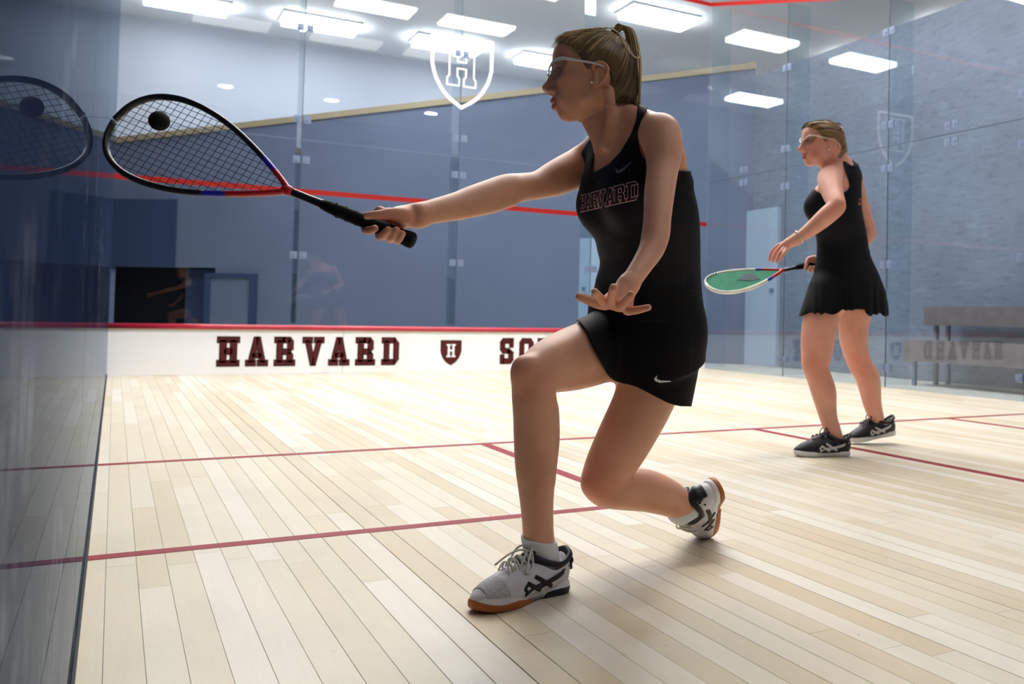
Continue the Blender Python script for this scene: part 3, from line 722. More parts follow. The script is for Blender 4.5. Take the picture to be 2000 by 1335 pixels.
def shoe(parent, heel, f, u, style, k=1., pad='shoe_black'):
    """heel: point under the heel's centre; f toe direction, u up out of the shoe"""
    f = nrm(f); u = nrm(u-f*(np.asarray(u)@f)); l = np.cross(u, f); A = np.array([f, u, l]); heel = np.asarray(heel)
    S = lambda a, b_, c=0.: heel+(f*a+u*b_+l*c)*k
    e = lambda a, b_, c, r, kk=.02: ell(S(a, b_, c), A, np.array(r)*k, kk*k)
    pl = style == 'white'
    body = [e(.048, .048, 0, (.050, .052, .036)), e(.060, .068, 0, (.052, .034, .039)), e(.120, .046, 0, (.075, .044, .037), .03),
            e(.150, .040, .004, (.085, .036, .040), .03), e(.205, .028, .004, (.066, .027, .043), .03)]
    top = lambda g: (g-S(.0, .094+.0))@nrm(u*1.+f*.10)
    def clip(g):
        q = (g-heel)/k; a, b_ = q@f, q@u
        low = .020-b_; curve = b_-(.083+.9*np.maximum(.030-a, 0)-.018*np.exp(-((a-.062)/.03)**2)+.25*np.clip(a-.085, 0, .02))
        return np.maximum(low, np.where(a < .125, curve, -1)*.9)*k
    V, F = sdf_mesh(body, .0022*k, clip=clip)
    root = fast_mesh('shoe', V, F, 'shoe_white' if pl else 'shoe_black', parent)
    def solem(name, mat, u0, u1, a0, a1, grow):
        pts = [S(a, .016, c) for a, c in ((.036, 0), (.09, -.002), (.14, 0), (.185, .005), (.222, .005), (.238, .004))]
        ch = chain(pts, np.array([.034, .031, .034, .0435, .0405, .032])*k+grow*k, 0, 3)
        def cl(g):
            q = (g-heel)/k; a, b_ = q@f, q@u; sp = .014*np.clip((a-.20)/.07, 0, 1)**2
            if name == 'outsole' and pl: b_ = b_+.012*np.clip((.175-a)/.05, 0, 1)
            wv = .006*np.sin(a*38) if name != 'outsole' else .004*np.sin((a-.1)*30)
            return np.maximum(np.maximum(u0+sp*.7-b_, b_-u1-sp-wv*.6), np.maximum(a0-a, a-a1))*k
        V, F = sdf_mesh([ch], .0022*k, clip=cl); return fast_mesh(name, V, F, mat, root)
    if pl:
        solem('midsole', 'sole_white', .010, .028, -.02, .30, .003)
        solem('outsole', 'gum', .0, .018, .125, .30, .0045); solem('heel_pad', pad, .0, .015, -.02, .085, .0042); solem('arch', 'mesh_fabric', .003, .012, .08, .13, .0)
        # grey mesh toe box
        tb = grown([body[3], body[4]], .0018*k); V, F = sdf_mesh(tb, .0022*k, clip=lambda g: np.maximum(np.maximum(.186-((g-heel)@f)/k+((g-heel)@u)/k*.3, ((g-heel)@f)/k-.252), .034-((g-heel)@u)/k)*k)
        fast_mesh('toe_mesh', V, F, 'mesh_fabric', root)
    else:
        solem('midsole', 'sole_white', .006, .022, -.02, .30, .003); solem('outsole', 'sole_white', .0, .008, -.02, .30, .001)
    # padded collar and tongue
    col = [(.004, .100, 0), (.012, .090, .026), (.045, .076, .0380), (.085, .084, .034), (.110, .096, .020)]
    rim = [S(*p) for p in col]+[S(a, b_, -c) for a, b_, c in col[::-1][:-1]]
    m = MB(); m.tube(spline(rim+[rim[0]], 40)[:-1], .0075*k, 8, True); m.build('collar', 'shoe_black', root, True)
    root['ank'] = [float(x) for x in S(.058, .10)]; root['ank2'] = [float(x) for x in S(.066, .05)]
    if pl:
        m = MB(); m.tube(spline([S(.006, .098), S(.001, .075), S(-.001, .052)], 8), [.020*k]*3+[.025*k]*2+[.020*k]*3, 10, flat=(f, .4)); m.build('heel_counter', 'shoe_black', root, True)
    tg = [S(.096, .116), S(.116, .102), S(.142, .089), S(.170, .073), S(.190, .060)]
    m = MB(); m.tube(spline(tg, 14), np.interp(np.linspace(0, 1, 14), [0, .15, .7, 1], [.012, .017, .017, .009])*k, 10, flat=(u, .35)); m.build('tongue', 'shoe_black', root, True)
    # laces
    lm = 'lace_white' if pl else 'shoe_black'
    rq = []
    for i in range(4):
        a = .118+i*.0185; rq += [(a, -.021, .001), (a+.004, -.011, .012), (a+.006, 0, .0145), (a+.008, .011, .012), (a+.012, .022, .001)]
        rq += [(a+.010, -.022, .001), (a+.007, -.009, .0135), (a+.003, .011, .0125), (a, .021, .001)]
    rq.append((.112, 0, .014)); hit = ray_hits(body, [S(a, .13, c) for a, c, _ in rq], -u, .2)+np.outer([q[2]*k for q in rq], u)
    lac = []
    for i in range(4): lac += [hit[i*9:i*9+5], hit[i*9+5:i*9+9]]
    kn = hit[-1]
    loops = [[kn, kn+(u*.012+l*.020+f*.01)*k, kn+(-u*.012+l*.036+f*.030)*k, kn+(-u*.035+l*.040+f*.038)*k, kn+(-u*.030+l*.034+f*.016)*k, kn+(l*.012+f*.002)*k, kn],
             [kn, kn+(u*.012-l*.018+f*.01)*k, kn+(-u*.004-l*.034+f*.02)*k, kn+(-u*.026-l*.036+f*.024)*k, kn+(-u*.008-l*.02+f*.0)*k, kn],
             [kn, kn+(u*.006+l*.014+f*.018)*k, kn+(-u*.012+l*.022+f*.034)*k, kn+(-u*.034+l*.024+f*.048)*k]]
    if pl: loops.append([kn, kn+(u*.008+f*.030)*k, kn+(u*.002+f*.062)*k, kn+(-u*.016+f*.094-l*.004)*k])
    else: loops = [[q+(u*.012)*k if 0 < i < len(L)-1 else q for i, q in enumerate(L)] for L in loops[:2]]
    for L in lac: m = MB(); m.tube(spline(L, 12), .0024*k, 6); m.build('lace', lm, root, True)
    for L in loops: m = MB(); m.tube(spline(L, 20), .0026*k, 6); m.build('lace', lm, root, True)
    m = MB(); m.tube([kn-l*.006*k, kn, kn+l*.006*k], [.003*k, .0055*k, .003*k], 8); m.build('lace_knot', lm, root, True)
    # crossed stripes on both sides
    sm = 'shoe_black' if pl else 'shoe_silver'
    for s in (-1, 1):
        for path, wd in (([(.010, .078), (.045, .058), (.090, .046), (.128, .040), (.150, .030), (.158, .026)], .0030),
                         ([(.014, .066), (.050, .050), (.085, .041), (.120, .033)], .0022),
                         ([(.128, .062), (.108, .050), (.085, .036), (.076, .030)], .0042),
                         ([(.152, .052), (.138, .044), (.122, .034), (.112, .029)], .0042),
                         ([(.150, .030), (.158, .040), (.152, .048)], .0032)):
            pts = spline(ray_hits(body, [S(a, b_, s*.09) for a, b_ in path], -l*s, .15)+l*s*.0012*k, 14); m = MB(); m.tube(pts, wd*1.2*k, 8, flat=(l, .35)); m.build('stripe', sm, root, True)
    return root

# ------------------------------------------------------------------ people: hair
def project_out(prims, C0, P, rmax=.22):
    d = P-C0; d /= np.linalg.norm(d, axis=1)[:, None]; q = C0+d*rmax
    for _ in range(40): v = np.maximum(evalp(prims, q)*.8, -.01); q = q-d*v[:, None]
    return q
HAIRLINE = [(1074, 88), (1090, 91), (1106, 97), (1124, 108), (1138, 126), (1147, 146), (1151, 168), (1156, 152), (1164, 137), (1180, 134.5), (1192, 142), (1196, 160), (1190, 182), (1188, 200), (1204, 216), (1275, 216), (1275, 30), (1074, 30)]
def hair_cap(H, poly, thick=.008, h=.0022):
    base = [H.E(1163, 126, 0, (.088, .073, .071)), H.E(1190, 150, 0, (.060, .066, .064), .02), H.E(1111, 116, 0, (.037, .046, .055), .03), H.E(1200, 182, 0, (.046, .040, .052), .03)]
    rd = raster_dist(poly)
    def post(vol, g):
        q = (g-H.O)/H.k; x = 1160-(q@H.f)/.001236; y = 150-(q@H.u)/.001236; d = rd(x, y)*.001236*H.k
        return np.maximum(vol-(.001+thick*np.clip(-d/.028, 0, 1))*H.k, d)
    V, F = sdf_mesh([Prim(p.f, p.lo-.012, p.hi+.012, p.k) for p in base], h, post=post)
    return base, V, F
def hair_mesh(name, parts, mat, parent, rnds):
    V, F = join(parts); o = fast_mesh(name, V, F, mat, parent)
    a = o.data.attributes.new('rnd', 'FLOAT', 'POINT'); a.data.foreach_set('value', np.concatenate(rnds).astype(np.float32)); return o
def strand_set(paths, rad, taper=True, tone=None):
    parts, rn = [], []
    for p in paths:
        m = MB(); n = len(p); r = rad*np.interp(np.linspace(0, 1, n), [0, .15, .75, 1], [.5, 1, 1, .35]) if taper else rad
        p = np.asarray(p); tan = np.gradient(p, axis=0); tan /= np.linalg.norm(tan, axis=1)[:, None]+1e-9
        a = np.cross(tan, nrm([.3, .5, .8])); a /= np.linalg.norm(a, axis=1)[:, None]+1e-9; b_ = np.cross(tan, a)
        V = np.stack([p+(a*math.cos(t)+b_*math.sin(t))*np.asarray(r).reshape(-1, 1) for t in (0, 2.094, 4.189)], 1).reshape(-1, 3)
        F = np.array([(i*3+k, i*3+(k+1) % 3, i*3+3+(k+1) % 3, i*3+3+k) for i in range(n-1) for k in range(3)])
        parts.append((V, F)); rn.append(np.full(len(V), rng.rand() if tone is None else float(np.clip(tone(p[0])+rng.uniform(-.28, .28), 0, 1))))
    return parts, rn
# ================================================================== front player
pl1 = empty('person', (at(1150, 1180, 2.2)[0], at(1150, 1180, 2.2)[1], 0), label='lunging player in black tank top and skirt reaching a racket to the glass', category='person')
def settle(e):             # children were modelled in world space: keep them in place under the empty
    for o in list(bpy.data.objects):
        if o.parent is e or o.parent == e: o.matrix_parent_inverse = Matrix.Translation(-Vector(e.location))
ROOT1 = pl1
SR, SLs = at(1146, 322, 2.40), at(1290, 265, 2.12); HR, HL_ = at(1228, 660, 2.47), at(1290, 668, 2.37)
latS, latH = nrm(SLs-SR), nrm(HL_-HR)
dv = nrm(at(1160, 150, 1.)-CAM_C); H1 = Head(at(1160, 150, 2.24), -CR+dv*(CR@dv)+dv*.05, CU)
latM = nrm(latS+latH)
# shoes
fF, fH = at(940, 1204, 1.945), at(1122, 1157, 2.125); f_ = nrm(np.array([fF[0]-fH[0], fF[1]-fH[1], 0]))
lft = np.cross([0, 0, 1.], f_); heel1 = np.array([fH[0], fH[1], 0])-lft*.036-f_*.004
sh1 = shoe(ROOT1, heel1, f_, np.array([0, 0, 1.]), 'white', .95)
toe2 = at(1381, 1040, 2.70); f2 = nrm(-CU*.62+CF*.76-CR*.12); u2 = -(CR*.86+CU*.30+CF*.42); u2 = nrm(u2-f2*(u2@f2))
heel2 = toe2-f2*.245+u2*.0
heel2[2] += .03
sh2 = shoe(ROOT1, heel2, f2, u2, 'white', 1.0, 'gum')
torso1 = [loft([(at(1262, 690, 2.41), latH, .150, .095, .115), (at(1262, 640, 2.41), latH, .160, .105, .118), (at(1266, 570, 2.39), latM, .140, .100, .100), (at(1266, 505, 2.355), latM, .124, .092, .098),
                (at(1256, 425, 2.31), latS, .134, .108, .110), (at(1244, 350, 2.275), latS, .138, .108, .098), (at(1232, 295, 2.255), latS, .125, .075, .090), (at(1226, 262, 2.25), latS, .08, .05, .065)], .02)]
fr1 = np.cross(latS, nrm(at(1226, 262, 2.25)-at(1262, 640, 2.41)))
torso1 += [ball(at(1244, 385, 2.29)+latS*s*.068+fr1*.072, .050, .045) for s in (-1, 1)]
girdle1 = [pchain([(1214, 236, 2.255, .040), (1250, 244, 2.20, .040), (1288, 258, 2.135, .040)], .03), pchain([(1205, 250, 2.27, .040), (1175, 282, 2.34, .040), (1150, 315, 2.395, .042)], .03),
           pchain([(1312, 300, 2.20, .030), (1310, 345, 2.24, .036)], .03)]
neck1 = [pchain([(1186, 180, 2.245, .048), (1200, 225, 2.25, .049), (1216, 268, 2.255, .056)], .02), pchain([(1142, 212, 2.24, .024), (1162, 240, 2.24, .028), (1184, 280, 2.24, .028)], .03),
         pchain([(1190, 178, 2.185, .013), (1192, 230, 2.19, .012), (1182, 284, 2.20, .010)], .015)]
armR1 = [pchain([(1146, 322, 2.40, .047), (1129, 328, 2.375, .049), (1091, 346, 2.325, .045), (1052, 361, 2.27, .0345), (1018, 366, 2.225, .0345), (990, 371, 2.185, .0375), (954, 384, 2.14, .0375), (920, 394, 2.10, .0345), (895, 402, 2.07, .0315), (846, 413, 2.01, .0265), (820, 420, 1.98, .0250)], .025)]
armR1 += [pchain([(1000, 388, 2.18, .012), (960, 398, 2.13, .014), (905, 410, 2.06, .010)], .02)]
armL1 = [pchain([(1290, 265, 2.12, .046), (1296, 292, 2.105, .0435), (1294, 330, 2.08, .036), (1288, 376, 2.035, .0335), (1284, 425, 1.99, .0300), (1281, 456, 1.965, .0300), (1273, 485, 1.94, .0270), (1257, 512, 1.905, .0228), (1240, 538, 1.87, .0205), (1228, 555, 1.85, .0200)], .025)]
legR1 = [pchain([(1228, 660, 2.46, .088), (1180, 680, 2.38, .085), (1120, 700, 2.27, .077), (1072, 716, 2.175, .062), (1048, 738, 2.125, .0520), (1043, 765, 2.115, .0500), (1046, 810, 2.115, .0505), (1046, 855, 2.115, .0490), (1046, 910, 2.11, .0455), (1048, 965, 2.108, .0390), (1050, 1010, 2.108, .0355), (1053, 1055, 2.112, .0345), (1062, 1090, 2.115, .031), (1065, 1115, 2.112, .027)], .03),
         ell(at(1022, 722, 2.09), np.array([CR, CU, CF]), (.026, .032, .030), .03), pchain([(1068, 800, 2.15, .022), (1068, 860, 2.15, .026), (1060, 930, 2.135, .020)], .03)]
legL1 = [pchain([(1290, 668, 2.38, .090), (1262, 770, 2.365, .0775), (1218, 860, 2.345, .0700), (1188, 915, 2.33, .0605), (1180, 944, 2.335, .0545), (1206, 953, 2.365, .0530), (1258, 957, 2.42, .0545), (1296, 968, 2.47, .0500), (1326, 982, 2.50, .0420), (1344, 988, 2.52, .0355), (1366, 981, 2.54, .030)], .03),
         ell(at(1160, 945, 2.29), np.array([CR, CU, CF]), (.028, .030, .03), .03)]
A1, A1b, A2, A2b = (np.array(list(x)) for x in (sh1['ank'], sh1['ank2'], sh2['ank'], sh2['ank2']))
for q_ in (sh1, sh2):
    for kx in ('ank', 'ank2'): del q_[kx]
# hands
handR1 = [pchain([(820, 420, 1.985, .0235), (798, 420, 1.975, .0225), (778, 418, 1.955, .017)], .012), pchain([(812, 424, 1.99, .022), (780, 424, 1.99, .019), (752, 419, 1.987, .0135)], .012)]
handR1 += [finger(r) for r in (
    [(806, 421, 1.975, .020), (786, 420, 1.950, .0175), (766, 418, 1.935, .0135), (748, 418.5, 1.925, .0102), (732, 419.5, 1.918, .0086), (717, 421, 1.914, .0080)],
    [(742, 412, 1.985, .0110), (723, 432, 1.985, .0095), (714, 447, 1.96, .0090), (722, 450, 1.932, .0086), (732, 446, 1.920, .0076)],
    [(760, 416, 1.99, .0115), (746, 440, 1.985, .0100), (741, 459, 1.96, .0092), (747, 460, 1.932, .0088), (758, 449, 1.918, .0080)],
    [(776, 422, 1.99, .0110), (764, 446, 1.985, .0095), (760, 465, 1.96, .0090), (765, 463, 1.932, .0084), (774, 449, 1.920, .0076)],
    [(792, 428, 1.99, .0100), (780, 452, 1.985, .0085), (776, 469, 1.96, .0080), (780, 467, 1.935, .0074), (786, 456, 1.924, .0068)])]
handL1 = [pchain([(1228, 555, 1.85, .0200), (1212, 578, 1.825, .0165), (1204, 592, 1.808, .012)], .012)]
for kx, ky, kd in ((1180, 589, 1.806), (1195, 592, 1.800), (1211, 597, 1.804), (1227, 605, 1.815)): handL1.append(pchain([(1224, 560, 1.845, .014), (kx, ky, kd, .0098)], .012, 1))
handL1 += [finger(r) for r in (
    [(1215, 572, 1.845, .014), (1188, 591, 1.838, .0135), (1168, 592, 1.830, .0110), (1150, 586, 1.822, .0094), (1132, 579, 1.815, .0080)],
    [(1180, 589, 1.806, .0100), (1173, 583, 1.785, .0088), (1166, 575, 1.768, .0082), (1162, 570, 1.755, .0074)],
    [(1195, 592, 1.800, .0102), (1195, 581, 1.778, .0092), (1197, 568, 1.757, .0084), (1198.5, 561, 1.742, .0076)],
    [(1211, 597, 1.804, .0100), (1218, 592, 1.783, .0090), (1228, 581, 1.764, .0083), (1233, 575, 1.750, .0075)],
    [(1227, 605, 1.815, .0095), (1238, 606, 1.800, .0083), (1254, 603, 1.788, .0073), (1266, 600, 1.778, .0065)])]
limbs1 = torso1+girdle1+neck1+armR1+armL1+legR1+legL1
def pl(a, b_, s): a, b_ = np.asarray(a), np.asarray(b_); return plane(a, (b_-a)*s)
nk = H1(1150, 228); nkn = nrm(H1.u*130+H1.f*46)
cutN = lambda g: (g-nk)@nkn
wR, wRn = at(838, 415, 2.0), nrm(at(800, 420, 1.96)-at(860, 410, 2.03)); wL, wLn = at(1236, 545, 1.86), nrm(at(1218, 570, 1.83)-at(1245, 528, 1.88))
hp1 = head_prims(H1, .0005)
parts = [sdf_mesh(limbs1, .0045, it=2, local=[(nk, .3, lambda g: cutN(g)-.006), (wR, .16, lambda g: (g-wR)@wRn-.004), (wL, .13, lambda g: (g-wL)@wLn-.004)])]
parts.append(sdf_mesh(hp1+neck1, .0016, lo=H1.O-.16, hi=H1.O+.16, clip=lambda g: -cutN(g)-.004))
parts.append(sdf_mesh(armR1+handR1, .0016, lo=wR-.2, hi=wR+.2, clip=lambda g: -((g-wR)@wRn)-.003))
parts.append(sdf_mesh(armL1+handL1, .0014, lo=wL-.17, hi=wL+.17, clip=lambda g: -((g-wL)@wLn)-.003))
V, F = join(parts); body1 = fast_mesh('body', V, F, 'skin_a', ROOT1)
T = skin_tint(V, H1, cheek=.35)
def redden(T, V, c, r, col): m = np.exp(-(np.linalg.norm(V-c, axis=1)/r)**2)[:, None]; T[:] = T*(1-m)+T*np.asarray(col)*m
for c, r in ((at(1205, 590, 1.80), .07), (at(760, 440, 1.95), .07), (at(1020, 735, 2.09), .05), (at(1165, 950, 2.28), .07)): redden(T, V, c, r, (1.0, .80, .76))
paint(body1, T)
def mouth(H, parent):
    V, F = sdf_mesh([H.E(1094, 203, 0, (.0125, .006, .014), 0)], .0016*H.k); fast_mesh('mouth_inside', V, F, 'mouth', parent)
mouth(H1, ROOT1); eyes(H1, ROOT1); glasses(H1, ROOT1, 'frame_w')
# hair
base, CV, CF_ = hair_cap(H1, HAIRLINE, .007)
hp, hr = [(CV, CF_)], [np.full(len(CV), .26)]
C0 = H1(1165, 128); tie = H1(1206, 74)
paths = []
gb = grown(base, .0078)
def comb(CV, n, C0, tie, gb, H):
    q = CV-H.O; ok = ((q@H.f) < (1160-1199)*.001236*H.k) | ((q@H.u) > (150-126)*.001236*H.k); CV = CV[ok]
    st = CV[rng.choice(len(CV), n)]; q = np.linspace(0, 1, 12)[None, :, None]; p = st[:, None]*(1-q)+tie*q
    p = project_out(gb, C0, p.reshape(-1, 3)+1e-6).reshape(n, 12, 3); p[:, -1] = tie+rng.randn(n, 3)*.005; p[:, 0] = st+(p[:, 0]-st)*.3
    return list(p+rng.randn(n, 1, 3)*.0012)
paths = comb(CV, 1100, C0, tie, gb, H1)
a, b_ = strand_set(paths, .0010, tone=lambda p: .40+.42*np.clip(((p-H1.O)@H1.u-.01)/.06, -.6, 1)); hp += a; hr += b_
for i in range(40):            # loose flyaway hairs above the crown and behind the temple
    x = rng.uniform(1100, 1200); s_ = rng.choice([-1, 1], p=[.2, .8])
    st = project_out(gb, C0, np.array([H1(x, 60+rng.rand()*30, s_*rng.uniform(.005, .05))]))[0]
    e = st-H1.f*rng.uniform(.015, .04)+(st-C0)*rng.uniform(.02, .08); a, b_ = strand_set([spline([st, (st+e)/2+(st-C0)*.05, e], 8)], .0005); hp += a; hr += b_
hair_mesh('hair', hp, 'hair_a', ROOT1, hr)
paths = []
for i in range(230):
    a = rng.rand()*6.283; r = math.sqrt(rng.rand()); ox, ol = math.cos(a)*r, math.sin(a)*r; e = rng.uniform(-1, 1)
    P_ = [H1(1200+ox*4, 74, ol*.010), H1(1206+ox*5, 58+ox*3, ol*.014), H1(1216+ox*7, 51+ox*4+abs(ol)*3, ol*.017), H1(1229+ox*9, 62+ox*-2, ol*.020), H1(1236+ox*12, 92, ol*.022), H1(1239+ox*13, 130, ol*.023), H1(1239+ox*12, 170, ol*.022), H1(1238+ox*12+e, 205+rng.uniform(-6, 10), ol*.020)]
    paths.append(spline(P_, 26))
for i in range(46):            # tail end flicking over the far shoulder
    o = rng.rand(); P_ = [H1(1236+o*12, 195, -.01), H1(1245+o*10, 213-o*4, -.015), H1(1272+o*8, 217+o*5, -.02), H1(1300, 226+o*7, -.03), H1(1318+o*10, 236+o*5, -.04)]; paths.append(spline(P_, 14))
a, b_ = strand_set(paths, .0016, tone=lambda p: .70); hair_mesh('ponytail', a, 'hair_a', ROOT1, b_)
m = MB(); th = np.linspace(0, 2*np.pi, 21)[:-1]; m.tube([H1(1203+5*math.sin(t), 70+9*math.sin(t)*.9, .017*math.cos(t)) for t in th], .0065, 8, True); m.build('hair_tie', 'black', ROOT1, True)
m = MB(); m.tube(spline([H1(1150, 61, .02), H1(1178, 62, .03), H1(1196, 66, .042), H1(1212, 80, .050), H1(1224, 103, .046), H1(1238, 117, .036), H1(1246, 119, .030), H1(1249, 113, .024), H1(1247, 100, .012)], 40), .0016, 6); m.build('glasses_cord', 'cord', ROOT1, True)
V, F = sdf_mesh([ball(H1(1158.5, 174.5, .0755), .0030, 0)], .0008); fast_mesh('earring', V, F, 'pearl', ROOT1)
# tank top
SHIRT1 = [(1246, 200), (1243, 232), (1232, 262), (1212, 296), (1188, 321), (1164, 335), (1156, 335), (1158, 318), (1164, 292), (1171, 262), (1160, 258), (1143, 284), (1128, 310), (1123, 326), (1127, 350), (1131, 372), (1060, 380), (1060, 628), (1440, 628), (1440, 333), (1300, 333), (1278, 326), (1264, 316), (1254, 305), (1248, 288), (1247, 262), (1252, 236), (1264, 214), (1266, 200)]
cutS = poly_cut(SHIRT1)
hang = [loft([(at(1257, 628, 2.405), latH, .158, .112, .118), (at(1258, 590, 2.395), latH, .150, .110, .116), (at(1264, 530, 2.37), latM, .124, .098, .122), (at(1262, 470, 2.335), latM, .126, .102, .118), (at(1255, 410, 2.305), latS, .134, .108, .113), (at(1246, 358, 2.28), latS, .132, .104, .102)], .03)]
g_ = hang+[p for p in torso1+girdle1]
wr_c = [at(1190, 520, 2.25), at(1185, 470, 2.22), at(1330, 560, 2.3), at(1200, 580, 2.27)]
def folds(vol, g):
    x, y, z = to_px(g); w_ = .0022*np.sin((x*.35+y*1.0)/9.)*np.exp(-((y-540)/45.)**2)*np.clip((1290-x)/60, 0, 1); return vol+w_
V, F = sdf_mesh(grown(g_, .006), .0028, clip=cutS, post=folds, it=2)
shirt1 = fast_mesh('tank_top', V, F, 'cloth', ROOT1)
# skirt
SK1 = smooth_poly([(1108, 619), (1128, 626), (1146, 648), (1158, 676), (1176, 712), (1197, 742), (1240, 754), (1284, 776), (1312, 789), (1347, 793), (1420, 780), (1430, 600), (1300, 560), (1150, 570), (1112, 608)], 3)
skp = grown(torso1[:1], .010)+grown(legR1[:1], .010)+[pchain([(1285, 640, 2.39, .112), (1284, 700, 2.375, .108), (1280, 800, 2.355, .088)], .03), pchain([(1240, 655, 2.40, .10), (1250, 720, 2.37, .09), (1262, 800, 2.35, .075)], .03)]
V, F = sdf_mesh(skp, .0030, clip=poly_cut(SK1), it=2); skirt1 = fast_mesh('skirt', V, F, 'cloth2', ROOT1)
# socks and shoes
def sock(rows, clipf=None):
    p, r = A4(rows); V, F = sdf_mesh([chain(p, r, .01, 4)], .0022, clip=clipf); return fast_mesh('sock', V, F, 'sock', ROOT1)
sock([(1052, 1048, 2.112, .0395), (1056, 1070, 2.113, .0385), (1062, 1090, 2.115, .0355), (1065, 1112, 2.112, .031)], plane(at(1053, 1050, 2.112), CU+CR*.25))
ank = heel2+f2*.055+u2*.10
p = [ank+u2*.018, ank-u2*.02, ank-u2*.06]; V, F = sdf_mesh([chain(p, [.0395, .0365, .031], .01, 3)], .0022); fast_mesh('sock', V, F, 'sock', ROOT1)
settle(pl1)
# ================================================================== waiting player
pl2 = empty('person', (at(1640, 885, 4.6)[0], at(1640, 885, 4.6)[1], 0), label='standing player in black outfit and black shoes, holding a white-framed racket low', category='person')
R2 = pl2
SL2, SR2 = at(1621, 350, 4.28), at(1664, 352, 4.60); HL2, HR2 = at(1620, 575, 4.48), at(1672, 572, 4.66)
ls2, lh2 = nrm(SL2-SR2), nrm(HL2-HR2)
dv2 = nrm(at(1625, 284, 1.)-CAM_C); yw = math.radians(24); fw2 = nrm(-(CR-dv2*(CR@dv2))*math.cos(yw)-dv2*math.sin(yw)+CU*.06)
H2 = Head((0, 0, 0), fw2, CU, .985); H2.O = at(1626, 282, 4.30)-(H2(1175, 158, .075))
torso2 = [loft([(at(1650, 590, 4.56), lh2, .165, .125, .135), (at(1652, 550, 4.56), lh2, .165, .115, .135), (at(1645, 500, 4.54), lh2, .135, .100, .115), (at(1643, 465, 4.53), lh2, .125, .098, .108),
                (at(1634, 415, 4.49), ls2, .138, .112, .110), (at(1634, 375, 4.47), ls2, .140, .105, .105), (at(1642, 345, 4.46), ls2, .125, .075, .085), (at(1646, 328, 4.45), ls2, .080, .050, .060)], .02)]
fr2 = np.cross(ls2, nrm(at(1646, 328, 4.45)-at(1652, 550, 4.56)))
torso2 += [ball(at(1632, 404, 4.48)+ls2*s*.070+fr2*.070, .056, .045) for s in (-1, 1)]
girdle2 = [pchain([(1642, 322, 4.42, .042), (1630, 336, 4.34, .045), (1621, 350, 4.28, .048)], .03), pchain([(1648, 324, 4.45, .042), (1660, 338, 4.54, .045), (1664, 352, 4.60, .048)], .03)]
neck2 = [pchain([(1628, 292, 4.36, .050), (1636, 312, 4.40, .052), (1644, 332, 4.43, .060)], .02), pchain([(1600, 306, 4.32, .026), (1612, 322, 4.36, .030)], .03)]
arms2 = [pchain([(1621, 348, 4.27, .056), (1622, 362, 4.22, .054), (1628, 382, 4.15, .046), (1634, 398, 4.09, .040), (1633, 405, 4.08, .040), (1616, 420, 4.08, .041), (1595, 438, 4.09, .036), (1572, 456, 4.10, .028), (1556, 467, 4.11, .0255)], .025),
         pchain([(1664, 354, 4.60, .054), (1676, 390, 4.63, .046), (1690, 430, 4.66, .040), (1696, 455, 4.67, .038), (1682, 470, 4.66, .040), (1640, 490, 4.63, .032), (1604, 507, 4.60, .026)], .025)]
legs2 = [pchain([(1622, 575, 4.49, .098), (1604, 620, 4.45, .086), (1597, 665, 4.42, .080), (1595, 692, 4.41, .073), (1592, 714, 4.40, .062), (1600, 738, 4.40, .0585), (1608, 762, 4.40, .060), (1613, 790, 4.40, .050), (1618, 815, 4.385, .042), (1625, 836, 4.37, .039), (1634, 858, 4.36, .033)], .03),
         pchain([(1674, 572, 4.66, .098), (1668, 620, 4.68, .080), (1667, 660, 4.70, .072), (1675, 700, 4.73, .060), (1686, 722, 4.75, .060), (1696, 742, 4.77, .061), (1703, 785, 4.80, .048), (1711, 812, 4.82, .039), (1716, 830, 4.83, .031)], .03)]
hands2 = [pchain([(1556, 467, 4.11, .025), (1542, 474, 4.115, .0235), (1530, 481, 4.12, .018)], .012), pchain([(1604, 507, 4.60, .026), (1592, 508, 4.585, .024), (1582, 509, 4.575, .016)], .012)]
hands2 += [finger(r) for r in (
    [(1531, 475, 4.140, .0100), (1517, 481, 4.150, .0090), (1507, 493, 4.150, .0080), (1503, 507, 4.145, .0068)], [(1530, 479, 4.120, .0102), (1520, 487, 4.115, .0090), (1513, 498, 4.112, .0080), (1509.5, 510, 4.105, .0068)],
    [(1532, 484, 4.105, .0100), (1525, 492, 4.090, .0088), (1519.5, 502, 4.085, .0078), (1517, 511, 4.080, .0066)], [(1536, 487, 4.095, .0095), (1531, 495, 4.075, .0082), (1527, 502, 4.068, .0072), (1524.5, 508, 4.064, .0062)],
    [(1546, 474, 4.14, .014), (1536, 486, 4.15, .0105), (1530, 494, 4.15, .0080)],
    [(1588, 503, 4.575, .0120), (1579, 506, 4.565, .0110), (1575, 516, 4.553, .0100), (1573, 524, 4.545, .0090)],
    [(1592, 504, 4.60, .0110), (1585, 518, 4.60, .0098), (1582, 526, 4.58, .0092), (1580, 527, 4.555, .0088), (1583, 521, 4.545, .0080)], [(1598, 505, 4.60, .0110), (1593, 518, 4.60, .0098), (1590, 527, 4.58, .0092), (1588, 527, 4.555, .0086), (1590, 521, 4.547, .0078)],
    [(1604, 505, 4.60, .0100), (1600, 518, 4.60, .0090), (1597, 526, 4.58, .0085), (1595, 526, 4.558, .0080), (1597, 520, 4.55, .0072)])]
nk2 = H2(1150, 228); n2_ = nrm(H2.u*130+H2.f*46)
cut2 = lambda g: (g-nk2)@n2_
w1, w1n = at(1560, 464, 4.11), nrm(at(1545, 473, 4.115)-at(1572, 456, 4.10)); w2, w2n = at(1606, 506, 4.60), nrm(at(1590, 508, 4.585)-at(1620, 499, 4.62))
